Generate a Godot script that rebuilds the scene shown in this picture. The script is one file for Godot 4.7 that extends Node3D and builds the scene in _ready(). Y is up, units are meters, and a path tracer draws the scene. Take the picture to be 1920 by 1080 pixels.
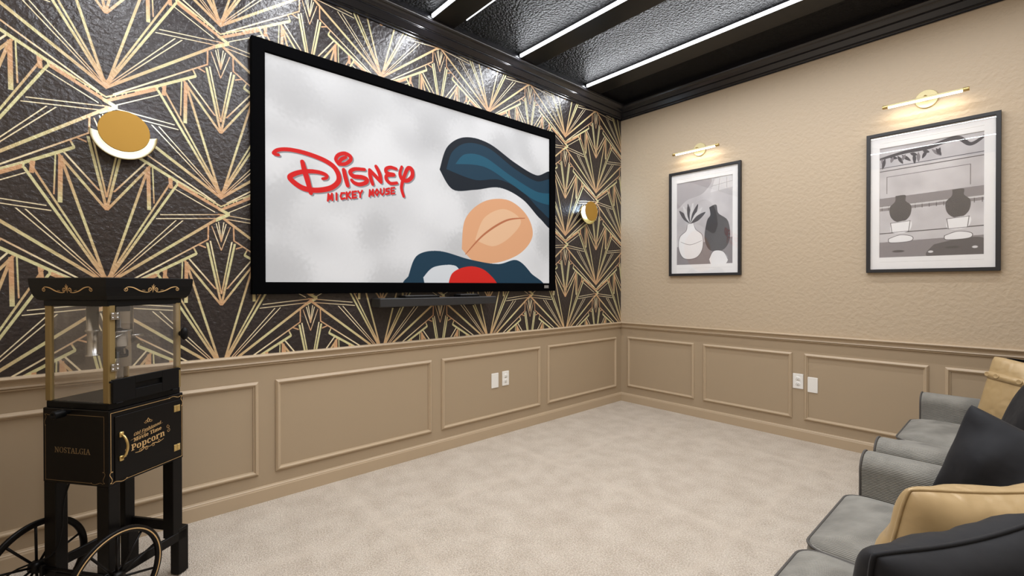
extends Node3D

# ---------------------------------------------------------------- sizes (metres)
const ROOM_W := 4.45      # x from -4.45 to 0
const ROOM_D := 3.225     # z from 0 to 3.225
const CEIL := 3.005
const BEAM_Y := 2.97
const RAIL := 0.806
const TILE := 0.888       # repeat of the wallpaper

var M := {}
var used := {}


func _ready() -> void:
	# ------------------------------------------------------------ camera, sky, light, exposure
	var cam := Camera3D.new()
	cam.name = "camera"
	cam.fov = 64.06
	cam.near = 0.02
	add_child(cam)
	var yaw := 0.730348
	var pitch := -0.005267
	var roll := -0.000634
	cam.transform = Transform3D(Basis(Vector3.UP, -yaw) * Basis(Vector3.RIGHT, pitch) * Basis(Vector3.BACK, roll), Vector3(-3.98818, 1.178, 2.77708))
	cam.current = true

	var we := WorldEnvironment.new()
	we.name = "environment"
	var env := Environment.new()
	env.background_mode = Environment.BG_COLOR
	env.background_color = Color(0.02, 0.02, 0.02)
	env.tonemap_mode = Environment.TONE_MAPPER_LINEAR
	env.tonemap_exposure = 1.0
	env.sdfgi_enabled = true
	env.ssao_enabled = true
	env.ssil_enabled = true
	we.environment = env
	add_child(we)

	led_energy = 3.0
	led_glow = 4.0
	sconce_energy = 0.10
	picture_energy = 0.075

	make_materials()
	build_room()
	build_screen_wall()
	build_posters()
	build_plates()
	build_sofas()
	build_pillows()
	build_cart()

var led_energy := 1.0
var led_glow := 9.0
var led_side := 0.2
var sconce_energy := 0.1
var picture_energy := 0.1
const WHITE_LED := Color(0.97, 0.98, 1.0)
const COOL := Color(0.76, 0.88, 1.0)
const WARM := Color(1.0, 0.94, 0.85)


# ================================================================ mesh builder
class MB:
	var st := SurfaceTool.new()
	var xf := Transform3D()
	var uvm := 0                      # 0: as given
	func _init() -> void:
		st.begin(Mesh.PRIMITIVE_TRIANGLES)
		st.set_smooth_group(-1)
	func smooth(g: int) -> void:
		st.set_smooth_group(g)
	func v(p: Vector3, uv := Vector2.ZERO) -> void:
		st.set_uv(uv)
		st.add_vertex(xf * p)
	func tri(a: Vector3, b: Vector3, c: Vector3, ua := Vector2.ZERO, ub := Vector2.ZERO, uc := Vector2.ZERO) -> void:
		v(a, ua)
		v(c, uc)
		v(b, ub)
	func quad(a: Vector3, b: Vector3, c: Vector3, d: Vector3, ua := Vector2.ZERO, ub := Vector2.ZERO, uc := Vector2.ZERO, ud := Vector2.ZERO) -> void:
		tri(a, b, c, ua, ub, uc)
		tri(a, c, d, ua, uc, ud)
	func tri_out(a: Vector3, b: Vector3, c: Vector3, o: Vector3) -> void:
		if (b - a).cross(c - a).dot((a + b + c) / 3.0 - o) < 0.0:
			tri(a, c, b)
		else:
			tri(a, b, c)
	func quad_out(a: Vector3, b: Vector3, c: Vector3, d: Vector3, o: Vector3) -> void:
		if (b - a).cross(c - a).dot((a + b + c + d) / 4.0 - o) < 0.0:
			quad(a, d, c, b)
		else:
			quad(a, b, c, d)
	func box(c: Vector3, s: Vector3, bv := 0.0) -> void:
		var h := s * 0.5
		var g := h - Vector3(bv, bv, bv)
		for k in 3:
			var i := (k + 1) % 3
			var j := (k + 2) % 3
			for sg: float in [-1.0, 1.0]:
				var q: Array[Vector3] = []
				for e: Vector2 in [Vector2(-1, -1), Vector2(1, -1), Vector2(1, 1), Vector2(-1, 1)]:
					var p := Vector3()
					p[k] = sg * h[k]
					p[i] = e.x * g[i]
					p[j] = e.y * g[j]
					q.append(c + p)
				quad_out(q[0], q[1], q[2], q[3], c)
			if bv > 0.0:
				for si: float in [-1.0, 1.0]:
					for sj: float in [-1.0, 1.0]:
						var q2: Array[Vector3] = []
						for e2: Vector2 in [Vector2(-1, 0), Vector2(1, 0), Vector2(1, 1), Vector2(-1, 1)]:
							var p2 := Vector3()
							p2[k] = e2.x * g[k]
							p2[i] = si * (h[i] if e2.y == 0.0 else g[i])
							p2[j] = sj * (g[j] if e2.y == 0.0 else h[j])
							q2.append(c + p2)
						quad_out(q2[0], q2[1], q2[2], q2[3], c)
		if bv > 0.0:
			for sx: float in [-1.0, 1.0]:
				for sy: float in [-1.0, 1.0]:
					for sz: float in [-1.0, 1.0]:
						tri_out(c + Vector3(sx * h.x, sy * g.y, sz * g.z), c + Vector3(sx * g.x, sy * h.y, sz * g.z), c + Vector3(sx * g.x, sy * g.y, sz * h.z), c)
	# a moulding: profile (out from the wall, height) swept from p0 to p1, mitred at the ends by m0, m1
	func moulding(p0: Vector3, p1: Vector3, out: Vector3, prof: PackedVector2Array, m0 := 0.0, m1 := 0.0) -> void:
		var dir := (p1 - p0).normalized()
		var flip := dir.cross(Vector3.UP).dot(out) < 0.0
		for i in prof.size() - 1:
			var a := prof[i]
			var b := prof[i + 1]
			var q0 := p0 + out * a.x + Vector3.UP * a.y + dir * a.x * m0
			var q1 := p1 + out * a.x + Vector3.UP * a.y - dir * a.x * m1
			var q2 := p1 + out * b.x + Vector3.UP * b.y - dir * b.x * m1
			var q3 := p0 + out * b.x + Vector3.UP * b.y + dir * b.x * m0
			if flip:
				quad(q0, q1, q2, q3)
			else:
				quad(q3, q2, q1, q0)
	# a picture-frame moulding on a plane: profile (in from the outer edge, out of the plane); sides: 0 bottom 1 right 2 top 3 left
	func rect_frame(o: Vector3, ux: Vector3, uy: Vector3, n: Vector3, w: float, h: float, prof: PackedVector2Array, sides: Array) -> void:
		var fl := ux.cross(uy).dot(n) < 0.0
		for k: int in sides:
			for i in prof.size() - 1:
				var q: Array[Vector3] = []
				for e: Vector2i in [Vector2i(i, 0), Vector2i(i, 1), Vector2i(i + 1, 1), Vector2i(i + 1, 0)]:
					var t := prof[e.x].x
					var cs := [Vector2(t, t), Vector2(w - t, t), Vector2(w - t, h - t), Vector2(t, h - t)]
					var c: Vector2 = cs[(k + e.y) % 4]
					q.append(o + ux * c.x + uy * c.y + n * prof[e.x].y)
				if fl:
					quad(q[3], q[2], q[1], q[0])
				else:
					quad(q[0], q[1], q[2], q[3])
	func lathe(prof: PackedVector2Array, segs := 32, a0 := 0.0, a1 := TAU) -> void:
		for k in segs:
			var t0 := lerpf(a0, a1, float(k) / segs)
			var t1 := lerpf(a0, a1, float(k + 1) / segs)
			for i in prof.size() - 1:
				var a := prof[i]
				var b := prof[i + 1]
				var p0 := Vector3(a.x * cos(t0), a.y, a.x * sin(t0))
				var p1 := Vector3(a.x * cos(t1), a.y, a.x * sin(t1))
				var p2 := Vector3(b.x * cos(t1), b.y, b.x * sin(t1))
				var p3 := Vector3(b.x * cos(t0), b.y, b.x * sin(t0))
				if a.x < 1e-6:
					tri(p0, p3, p2)
				elif b.x < 1e-6:
					tri(p0, p3, p1)
				else:
					quad(p0, p3, p2, p1)
	func tube(pts: PackedVector3Array, r: float, segs := 8, closed := false) -> void:
		var n := pts.size()
		var rings := []
		var last := Vector3.UP
		for i in n:
			var t: Vector3
			if closed:
				t = (pts[(i + 1) % n] - pts[(i + n - 1) % n]).normalized()
			else:
				t = (pts[mini(i + 1, n - 1)] - pts[maxi(i - 1, 0)]).normalized()
			var s := last - t * last.dot(t)
			if s.length() < 0.05:
				s = t.cross(Vector3(0.3, 0.5, 0.8))
			s = s.normalized()
			last = s
			var u := t.cross(s)
			var ring := PackedVector3Array()
			for k in segs:
				var a := TAU * k / segs
				ring.append(pts[i] + (s * cos(a) + u * sin(a)) * r)
			rings.append(ring)
		var m := n if closed else n - 1
		for i in m:
			var r0: PackedVector3Array = rings[i]
			var r1: PackedVector3Array = rings[(i + 1) % n]
			for k in segs:
				var k2 := (k + 1) % segs
				quad(r0[k], r0[k2], r1[k2], r1[k])
		if not closed:
			for k in segs:
				var k3 := (k + 1) % segs
				tri(pts[0], rings[0][k3], rings[0][k])
				tri(pts[n - 1], rings[n - 1][k], rings[n - 1][k3])
	# a flat band of given width following points on a plane with normal n, raised by th
	func ribbon(pts: PackedVector3Array, n: Vector3, w0: float, w1: float, th: float) -> void:
		var m := pts.size()
		for i in m - 1:
			var t := (pts[i + 1] - pts[i]).normalized()
			var s := n.cross(t)
			var e := t * 0.15 * w0
			var wa := lerpf(w0, w1, 1.0 - absf(2.0 * i / (m - 1) - 1.0)) * 0.5
			var wb := lerpf(w0, w1, 1.0 - absf(2.0 * (i + 1) / (m - 1) - 1.0)) * 0.5
			var up := n * th
			quad(pts[i] - s * wa + up - e, pts[i + 1] - s * wb + up + e, pts[i + 1] + s * wb + up + e, pts[i] + s * wa + up - e)
	func done() -> ArrayMesh:
		st.generate_normals()
		return st.commit()
	func done_bump() -> ArrayMesh:
		st.generate_normals()
		st.generate_tangents()
		return st.commit()


# ================================================================ objects
func numbered(called: String) -> String:
	if not used.has(called):
		used[called] = 0
		return called
	used[called] += 1
	return "%s_%03d" % [called, used[called]]


func thing(called: String, label: String, category: String, at := Vector3.ZERO, turn := 0.0, group := "") -> Node3D:
	var o := Node3D.new()
	o.name = numbered(called)
	add_child(o)
	o.position = at
	o.rotation.y = turn
	o.set_meta("label", label)
	o.set_meta("category", category)
	if group:
		o.set_meta("group", group)
	return o


func part(called: String, mb: MB, m: Material, parent: Node3D, tangents := false) -> MeshInstance3D:
	var o := MeshInstance3D.new()
	o.name = called
	o.mesh = mb.done_bump() if tangents else mb.done()
	o.material_override = m
	parent.add_child(o, true)
	return o


func struct_node(called: String) -> Node3D:
	var o := Node3D.new()
	o.name = called
	o.set_meta("kind", "structure")
	add_child(o)
	return o


func struct(called: String, mb: MB, m: Material, tangents := false) -> MeshInstance3D:
	var o := part(called, mb, m, self, tangents)
	o.set_meta("kind", "structure")
	return o


func srgb(r: int, g: int, b: int) -> Color:
	return Color(r / 255.0, g / 255.0, b / 255.0)


func mat(c: Color, rough := 0.6, metal := 0.0, spec := 0.5) -> StandardMaterial3D:
	var m := StandardMaterial3D.new()
	m.albedo_color = c
	m.roughness = rough
	m.metallic = metal
	m.metallic_specular = spec
	return m


func glow(c: Color, e: float) -> StandardMaterial3D:
	var m := mat(Color(0.9, 0.9, 0.9), 0.5)
	m.emission_enabled = true
	m.emission = c
	m.emission_energy_multiplier = e
	return m


func noise_image(size: int, freq: float, oct: int, sd: int, warp := 0.0, kind := FastNoiseLite.TYPE_SIMPLEX_SMOOTH, ridged := false) -> Image:
	var n := FastNoiseLite.new()
	n.seed = sd
	n.noise_type = kind
	n.frequency = freq
	n.fractal_type = FastNoiseLite.FRACTAL_RIDGED if ridged else FastNoiseLite.FRACTAL_FBM
	n.fractal_octaves = oct
	if warp > 0.0:
		n.domain_warp_enabled = true
		n.domain_warp_amplitude = warp
		n.domain_warp_frequency = freq * 0.6
	return n.get_seamless_image(size, size)


func ramp_image(src: Image, stops: Array) -> Image:
	# a grey image turned to colours by a ramp of [position, colour]
	var g := Gradient.new()
	var off := PackedFloat32Array()
	var col := PackedColorArray()
	for s: Array in stops:
		off.append(s[0])
		col.append(s[1])
	g.offsets = off
	g.colors = col
	var lut := PackedByteArray()
	lut.resize(768)
	for i in 256:
		var c := g.sample(i / 255.0)
		lut[i * 3] = c.r8
		lut[i * 3 + 1] = c.g8
		lut[i * 3 + 2] = c.b8
	src.convert(Image.FORMAT_L8)
	var d := src.get_data()
	var o := PackedByteArray()
	o.resize(d.size() * 3)
	for i in d.size():
		var k := d[i] * 3
		o[i * 3] = lut[k]
		o[i * 3 + 1] = lut[k + 1]
		o[i * 3 + 2] = lut[k + 2]
	return Image.create_from_data(src.get_width(), src.get_height(), false, Image.FORMAT_RGB8, o)


func tex(im: Image) -> ImageTexture:
	return ImageTexture.create_from_image(im)


func relief(m: StandardMaterial3D, im: Image, cm: float, scale: float, world := true) -> void:
	m.heightmap_enabled = true
	m.heightmap_texture = tex(im)
	m.heightmap_scale = cm
	if world:
		m.uv1_triplanar = true
		m.uv1_world_triplanar = true
	m.uv1_scale = Vector3.ONE * scale


func make_materials() -> void:
	# painted, trowelled wall
	M.paint = mat(srgb(185, 167, 142), 0.55)
	relief(M.paint, noise_image(1024, 0.024, 4, 11, 18.0), 0.22, 1.0 / 0.9)
	M.trim = mat(srgb(180, 160, 133), 0.34)
	M.wainscot = mat(srgb(166, 147, 121), 0.5)
	# black gloss ceiling
	M.beam = mat(srgb(15, 15, 17), 0.32, 0.0, 0.34)
	M.crown = mat(srgb(22, 22, 27), 0.24, 0.0, 0.6)
	M.stipple = mat(srgb(9, 9, 11), 0.26, 0.0, 0.4)
	relief(M.stipple, noise_image(1024, 0.03, 4, 23, 26.0, FastNoiseLite.TYPE_SIMPLEX, false), 1.8, 1.0 / 0.8)
	# carpet
	M.carpet = mat(Color.WHITE, 0.95, 0.0, 0.2)
	M.carpet.albedo_texture = tex(ramp_image(carpet_image(), [[0.15, srgb(166, 153, 137)], [0.5, srgb(192, 180, 165)], [0.85, srgb(214, 204, 190)]]))
	relief(M.carpet, noise_image(1024, 0.20, 3, 5), 0.55, 1.0 / 1.2)
	# metals, plastics, cloth
	M.brass = mat(srgb(204, 178, 118), 0.32, 0.85)
	M.brass_satin = mat(srgb(168, 128, 48), 0.5, 0.4)
	M.brass_pale = mat(srgb(204, 192, 146), 0.4, 0.3)
	M.brass_dish = mat(srgb(112, 88, 34), 0.5, 0.2)
	M.gold_post = mat(srgb(138, 118, 76), 0.45, 0.4)
	M.steel = mat(srgb(176, 174, 170), 0.25, 1.0)
	M.black_metal = mat(srgb(14, 12, 11), 0.36, 0.0, 0.28)
	M.black_plastic = mat(srgb(11, 11, 12), 0.42, 0.0, 0.28)
	M.black_velvet = mat(srgb(5, 5, 6), 0.85, 0.0, 0.1)
	M.frame_black = mat(srgb(30, 30, 33), 0.4)
	M.white_plastic = mat(srgb(232, 230, 224), 0.35)
	M.slot = mat(srgb(38, 36, 34), 0.6)
	M.mat_board = mat(srgb(234, 233, 232), 0.85)
	M.print_gold = mat(srgb(196, 160, 108), 0.5, 0.2)
	M.print_dim = mat(srgb(120, 98, 66), 0.55, 0.1)
	M.wood_dark = mat(srgb(38, 26, 20), 0.5)
	M.corduroy = mat(srgb(142, 139, 131), 0.85, 0.0, 0.25)
	M.corduroy.albedo_texture = tex(ramp_image(noise_image(512, 0.012, 4, 31), [[0.2, srgb(214, 214, 214)], [0.8, srgb(255, 255, 255)]]))
	M.corduroy.rim_enabled = true
	M.corduroy.rim = 0.35
	M.corduroy.rim_tint = 0.6
	relief(M.corduroy, rib_image(), 0.22, 1.0, false)
	M.piping = mat(srgb(74, 70, 66), 0.8)
	M.gold_cloth = mat(srgb(172, 146, 104), 0.38, 0.1)
	relief(M.gold_cloth, noise_image(512, 0.007, 2, 77, 20.0), 0.35, 1.0 / 0.25, false)
	M.gold_cloth.uv1_triplanar = true
	M.black_cloth = mat(srgb(20, 20, 23), 0.7, 0.0, 0.35)
	M.black_cloth.rim_enabled = true
	M.black_cloth.rim = 0.25
	relief(M.black_cloth, noise_image(512, 0.007, 2, 91, 20.0), 0.3, 1.0 / 0.3, false)
	M.black_cloth.uv1_triplanar = true
	M.pane = mat(Color(1, 1, 1, 0.015), 0.01)
	M.pane.transparency = BaseMaterial3D.TRANSPARENCY_ALPHA
	M.led = glow(WHITE_LED, led_glow)
	M.sconce_led = glow(COOL, 2.5)
	M.tube_led = glow(WARM, 6.0)


func carpet_image() -> Image:
	# blotches where the pile lies differently, with fibre grain
	var a := noise_image(1024, 0.006, 4, 3, 30.0)
	var b := noise_image(1024, 0.12, 3, 8)
	a.convert(Image.FORMAT_L8)
	b.convert(Image.FORMAT_L8)
	var da := a.get_data()
	var db := b.get_data()
	for i in da.size():
		da[i] = clampi(int(0.26 * da[i] + 0.74 * db[i]), 0, 255)
	return Image.create_from_data(1024, 1024, false, Image.FORMAT_L8, da)


func rib_image() -> Image:
	# cord ribs: UV is in metres and the tile is one metre wide
	var w := 2048
	var d := PackedByteArray()
	d.resize(w * 4)
	for y in 4:
		for x in w:
			d[y * w + x] = int(255.0 * absf(sin(PI * 180.0 * x / w)))
	return Image.create_from_data(w, 4, false, Image.FORMAT_L8, d)


# ================================================================ the room
func build_room() -> void:
	var t := 0.12
	# floor
	var f := MB.new()
	f.box(Vector3(-ROOM_W / 2, -t / 2, ROOM_D / 2), Vector3(ROOM_W + 2 * t, t, ROOM_D + 2 * t))
	struct("floor", f, M.carpet)
	# walls: painted upper part over a smooth wainscot, with framed panels
	var defs := [
		["wall_front", Vector3(-ROOM_W, 0, 0), Vector3.RIGHT, Vector3.BACK, ROOM_W, [[0.09, 1.10], [1.185, 2.19], [2.272, 3.27], [3.358, 4.364]], 0.150, 0.657],
		["wall_right", Vector3(0, 0, 0), Vector3.BACK, Vector3.LEFT, ROOM_D, [[0.083, 0.785], [0.867, 1.573], [1.655, 2.36], [2.437, 3.14]], 0.155, 0.660],
		["wall_back", Vector3(0, 0, ROOM_D), Vector3.LEFT, Vector3.FORWARD, ROOM_W, [[0.09, 1.10], [1.185, 2.19], [2.272, 3.27], [3.358, 4.364]], 0.150, 0.657],
		["wall_left", Vector3(-ROOM_W, 0, ROOM_D), Vector3.FORWARD, Vector3.RIGHT, ROOM_D, [[0.083, 0.785], [0.867, 1.573], [1.655, 2.36], [2.437, 3.14]], 0.155, 0.660],
	]
	var rail := PackedVector2Array([Vector2(0, 0.806), Vector2(0.030, 0.806), Vector2(0.036, 0.803), Vector2(0.038, 0.798), Vector2(0.035, 0.793), Vector2(0.025, 0.789), Vector2(0.019, 0.783), Vector2(0.016, 0.774), Vector2(0.0165, 0.766), Vector2(0.019, 0.7605), Vector2(0.0185, 0.7575), Vector2(0.011, 0.757), Vector2(0.011, 0.7545), Vector2(0.014, 0.753), Vector2(0.013, 0.749), Vector2(0.007, 0.745), Vector2(0, 0.745)])
	var base := PackedVector2Array([Vector2(0, 0.085), Vector2(0.005, 0.084), Vector2(0.007, 0.0795), Vector2(0.0115, 0.076), Vector2(0.0115, 0.072), Vector2(0.014, 0.066), Vector2(0.014, 0.0)])
	var crown := PackedVector2Array()
	for q: Vector2 in [Vector2(0.115, 2.97), Vector2(0.115, 2.9635), Vector2(0.108, 2.9625), Vector2(0.106, 2.957), Vector2(0.099, 2.951), Vector2(0.088, 2.947), Vector2(0.078, 2.940), Vector2(0.071, 2.930), Vector2(0.066, 2.9225), Vector2(0.060, 2.920), Vector2(0.060, 2.9165), Vector2(0.054, 2.9155), Vector2(0.054, 2.912), Vector2(0.030, 2.881), Vector2(0.024, 2.880), Vector2(0.024, 2.876), Vector2(0.014, 2.872), Vector2(0.011, 2.868), Vector2(0.011, 2.860), Vector2(0.0, 2.860)]:
		crown.append(q)
	var frame := PackedVector2Array([Vector2(0, 0), Vector2(0, 0.006), Vector2(0.003, 0.0085), Vector2(0.007, 0.013), Vector2(0.011, 0.0155), Vector2(0.016, 0.0148), Vector2(0.019, 0.010), Vector2(0.021, 0.0068), Vector2(0.026, 0.005), Vector2(0.026, 0)])
	var n := 1
	for d: Array in defs:
		var p0: Vector3 = d[1]
		var dir: Vector3 = d[2]
		var out: Vector3 = d[3]
		var len: float = d[4]
		var mid := p0 + dir * len / 2
		var wall := struct_node(d[0])
		var ext := 0.0 if d[0] in ["wall_left", "wall_right"] else 2 * t
		var size := Vector3(absf(dir.x), 0, absf(dir.z)) * (len + ext) + Vector3(absf(out.x), 0, absf(out.z)) * t
		if d[0] == "wall_front":
			var core := MB.new()
			core.box(mid - out * (t / 2 + 0.002) + Vector3.UP * (RAIL + 3.1) / 2, size + Vector3(0, 3.1 - RAIL, -0.004))
			part("backing", core, M.wainscot, wall)
			# the papered face, with its own coordinates
			var wp := MB.new()
			var a := Vector3(-ROOM_W, 0.76, 0)
			var b := Vector3(0, 0.76, 0)
			var c := Vector3(0, 2.99, 0)
			var e := Vector3(-ROOM_W, 2.99, 0)
			var uv := func(p: Vector3) -> Vector2: return Vector2((p.x + 3.9635) / TILE, -(p.y - 2.076) / TILE)
			wp.quad(a, b, c, e, uv.call(a), uv.call(b), uv.call(c), uv.call(e))
			# its thickness
			wp.box(Vector3(-ROOM_W / 2, 1.875, -0.0012), Vector3(ROOM_W, 2.23, 0.0016))
			part("wallpaper", wp, wallpaper_material(), wall, true)
		else:
			var up := MB.new()
			up.box(mid - out * t / 2 + Vector3.UP * (RAIL + 3.1) / 2, size + Vector3(0, 3.1 - RAIL, 0))
			part("plaster", up, M.paint, wall)
		var low := MB.new()
		low.box(mid - out * t / 2 + Vector3.UP * RAIL / 2, size + Vector3(0, RAIL, 0))
		part("wainscot", low, M.wainscot, wall)
		for pn: Array in d[5]:
			var pm := MB.new()
			pm.rect_frame(p0 + dir * pn[0] + Vector3.UP * d[6], dir, Vector3.UP, out, pn[1] - pn[0], d[7] - d[6], frame, [0, 1, 2, 3])
			part("panel_moulding", pm, M.trim, wall)
		var mb := MB.new()
		mb.moulding(p0, p0 + dir * len, out, rail, 1, 1)
		struct("trim_%d" % n, mb, M.trim)
		n += 1
		mb = MB.new()
		mb.moulding(p0, p0 + dir * len, out, crown, 1, 1)
		struct("trim_%d" % n, mb, M.crown)
		n += 1
		mb = MB.new()
		mb.moulding(p0, p0 + dir * len, out, base, 1, 1)
		struct("baseboard_" + String(d[0]).trim_prefix("wall_"), mb, M.trim)
	# ceiling: stippled slab, flat boards below it, a strip of light on the left edge of each
	var ceiling := struct_node("ceiling")
	var s := MB.new()
	s.box(Vector3(-ROOM_W / 2, CEIL + 0.06, ROOM_D / 2), Vector3(ROOM_W + 2 * t, 0.12, ROOM_D + 2 * t))
	part("stippled_slab", s, M.stipple, ceiling)
	# cove fillet where the crown meets the slab between the boards
	s = MB.new()
	var top := PackedVector2Array([Vector2(0.0, 3.005), Vector2(0.098, 3.005), Vector2(0.098, 2.985), Vector2(0.109, 2.985), Vector2(0.109, 2.969), Vector2(0.0, 2.969)])
	for d: Array in defs:
		s.moulding(d[1], d[1] + d[2] * d[4], d[3], top, 1, 1)
	part("edge_board", s, M.crown, ceiling)
	var beams := [[-0.690, -0.490], [-1.510, -1.325], [-2.314, -2.138], [-3.12, -2.94], [-3.93, -3.75]]
	var labels := ["white light strip nearest the right wall, along the ceiling board over the corner", "white light strip on the ceiling board above the right end of the screen", "wide white light strip on the ceiling board above the middle of the screen", "white light strip on the ceiling board above the left end of the screen", "white light strip on the ceiling board above the popcorn cart"]
	for i in beams.size():
		var x0: float = beams[i][0]
		var x1: float = beams[i][1]
		var bm := MB.new()
		bm.box(Vector3((x0 + x1) / 2, (BEAM_Y + CEIL) / 2 + 0.001, ROOM_D / 2), Vector3(x1 - x0, CEIL - BEAM_Y + 0.002, ROOM_D - 0.19), 0.002)
		part("beam", bm, M.beam, ceiling)
		led_strip(x0, labels[i])
	# the narrow strip that shows on the other edge of the third board
	var ns := thing("light_strip", "thinnest white light strip, on the right edge of the board above the screen middle", "light strip", Vector3(-2.138, BEAM_Y, 0), 0, "light strips under the ceiling")
	var nm := MB.new()
	nm.box(Vector3(0.003, 0.004, 1.66), Vector3(0.006, 0.012, 2.82), 0.001)
	part("diffuser", nm, M.led, ns)


func led_strip(x: float, label: String) -> void:
	var o := thing("light_strip", label, "light strip", Vector3(x, 0, 0.12), 0, "light strips under the ceiling")
	var length := ROOM_D - 0.24
	var ch := MB.new()
	ch.box(Vector3(-0.0015, BEAM_Y + 0.014, length / 2), Vector3(0.003, 0.032, length), 0.0005)
	part("channel", ch, M.beam, o)
	var df := MB.new()
	df.box(Vector3(-0.010, BEAM_Y + 0.0115, length / 2), Vector3(0.014, 0.025, length - 0.002), 0.003)
	part("diffuser", df, M.led, o)
	var l := AreaLight3D.new()
	l.name = "strip_light"
	l.area_size = Vector2(length, 0.02)
	l.area_normalize_energy = true
	l.light_energy = led_energy
	l.light_color = WHITE_LED
	l.shadow_enabled = true
	l.area_range = 9.0
	l.area_attenuation = 2.0
	o.add_child(l)
	# long side along z, facing left and down
	var zdir := Vector3(0.10, 1.0, 0).normalized()
	var xdir := Vector3(0, 0, 1)
	l.transform = Transform3D(Basis(xdir, zdir.cross(xdir), zdir), Vector3(-0.012, BEAM_Y - 0.0035, length / 2))
	# the side face of the diffuser
	var l2 := l.duplicate()
	l2.name = "strip_side_light"
	l2.light_energy = led_side
	o.add_child(l2)
	zdir = Vector3(1.0, 0.0, 0.0)
	l2.transform = Transform3D(Basis(xdir, zdir.cross(xdir), zdir), Vector3(-0.0185, BEAM_Y + 0.012, length / 2))


# ---------------------------------------------------------------- wallpaper
var _buf := PackedByteArray()
var _w := 0
var _h := 0


func px(x: int, y: int, c: Color, a: float) -> void:
	x = posmod(x, _w)
	y = posmod(y, _h)
	var i := (y * _w + x) * 3
	_buf[i] = int(lerpf(_buf[i], c.r * 255.0, a))
	_buf[i + 1] = int(lerpf(_buf[i + 1], c.g * 255.0, a))
	_buf[i + 2] = int(lerpf(_buf[i + 2], c.b * 255.0, a))


# a straight stroke in pixels, its colour running c0, c1, c2 along it
func stroke(a: Vector2, b: Vector2, w: float, c0: Color, c1: Color, c2: Color) -> void:
	var d := b - a
	var steep := absf(d.y) > absf(d.x)
	if steep:
		a = Vector2(a.y, a.x)
		b = Vector2(b.y, b.x)
	if a.x > b.x:
		var tmp := a
		a = b
		b = tmp
		var tc := c0
		c0 = c2
		c2 = tc
	d = b - a
	if d.x < 0.001:
		return
	var slope := d.y / d.x
	var half := w * 0.5 * sqrt(1.0 + slope * slope)
	for x in range(int(a.x), int(b.x) + 1):
		var t := clampf((x - a.x) / d.x, 0.0, 1.0)
		var c := c0.lerp(c1, t * 2.0) if t < 0.5 else c1.lerp(c2, t * 2.0 - 1.0)
		var m := a.y + slope * (x - a.x)
		var lo := m - half
		var hi := m + half
		for y in range(int(floor(lo)), int(ceil(hi)) + 1):
			var cov := clampf(minf(y + 0.5 - lo, hi - y + 0.5), 0.0, 1.0)
			if cov > 0.0:
				if steep:
					px(y, x, c, cov)
				else:
					px(x, y, c, cov)


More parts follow.
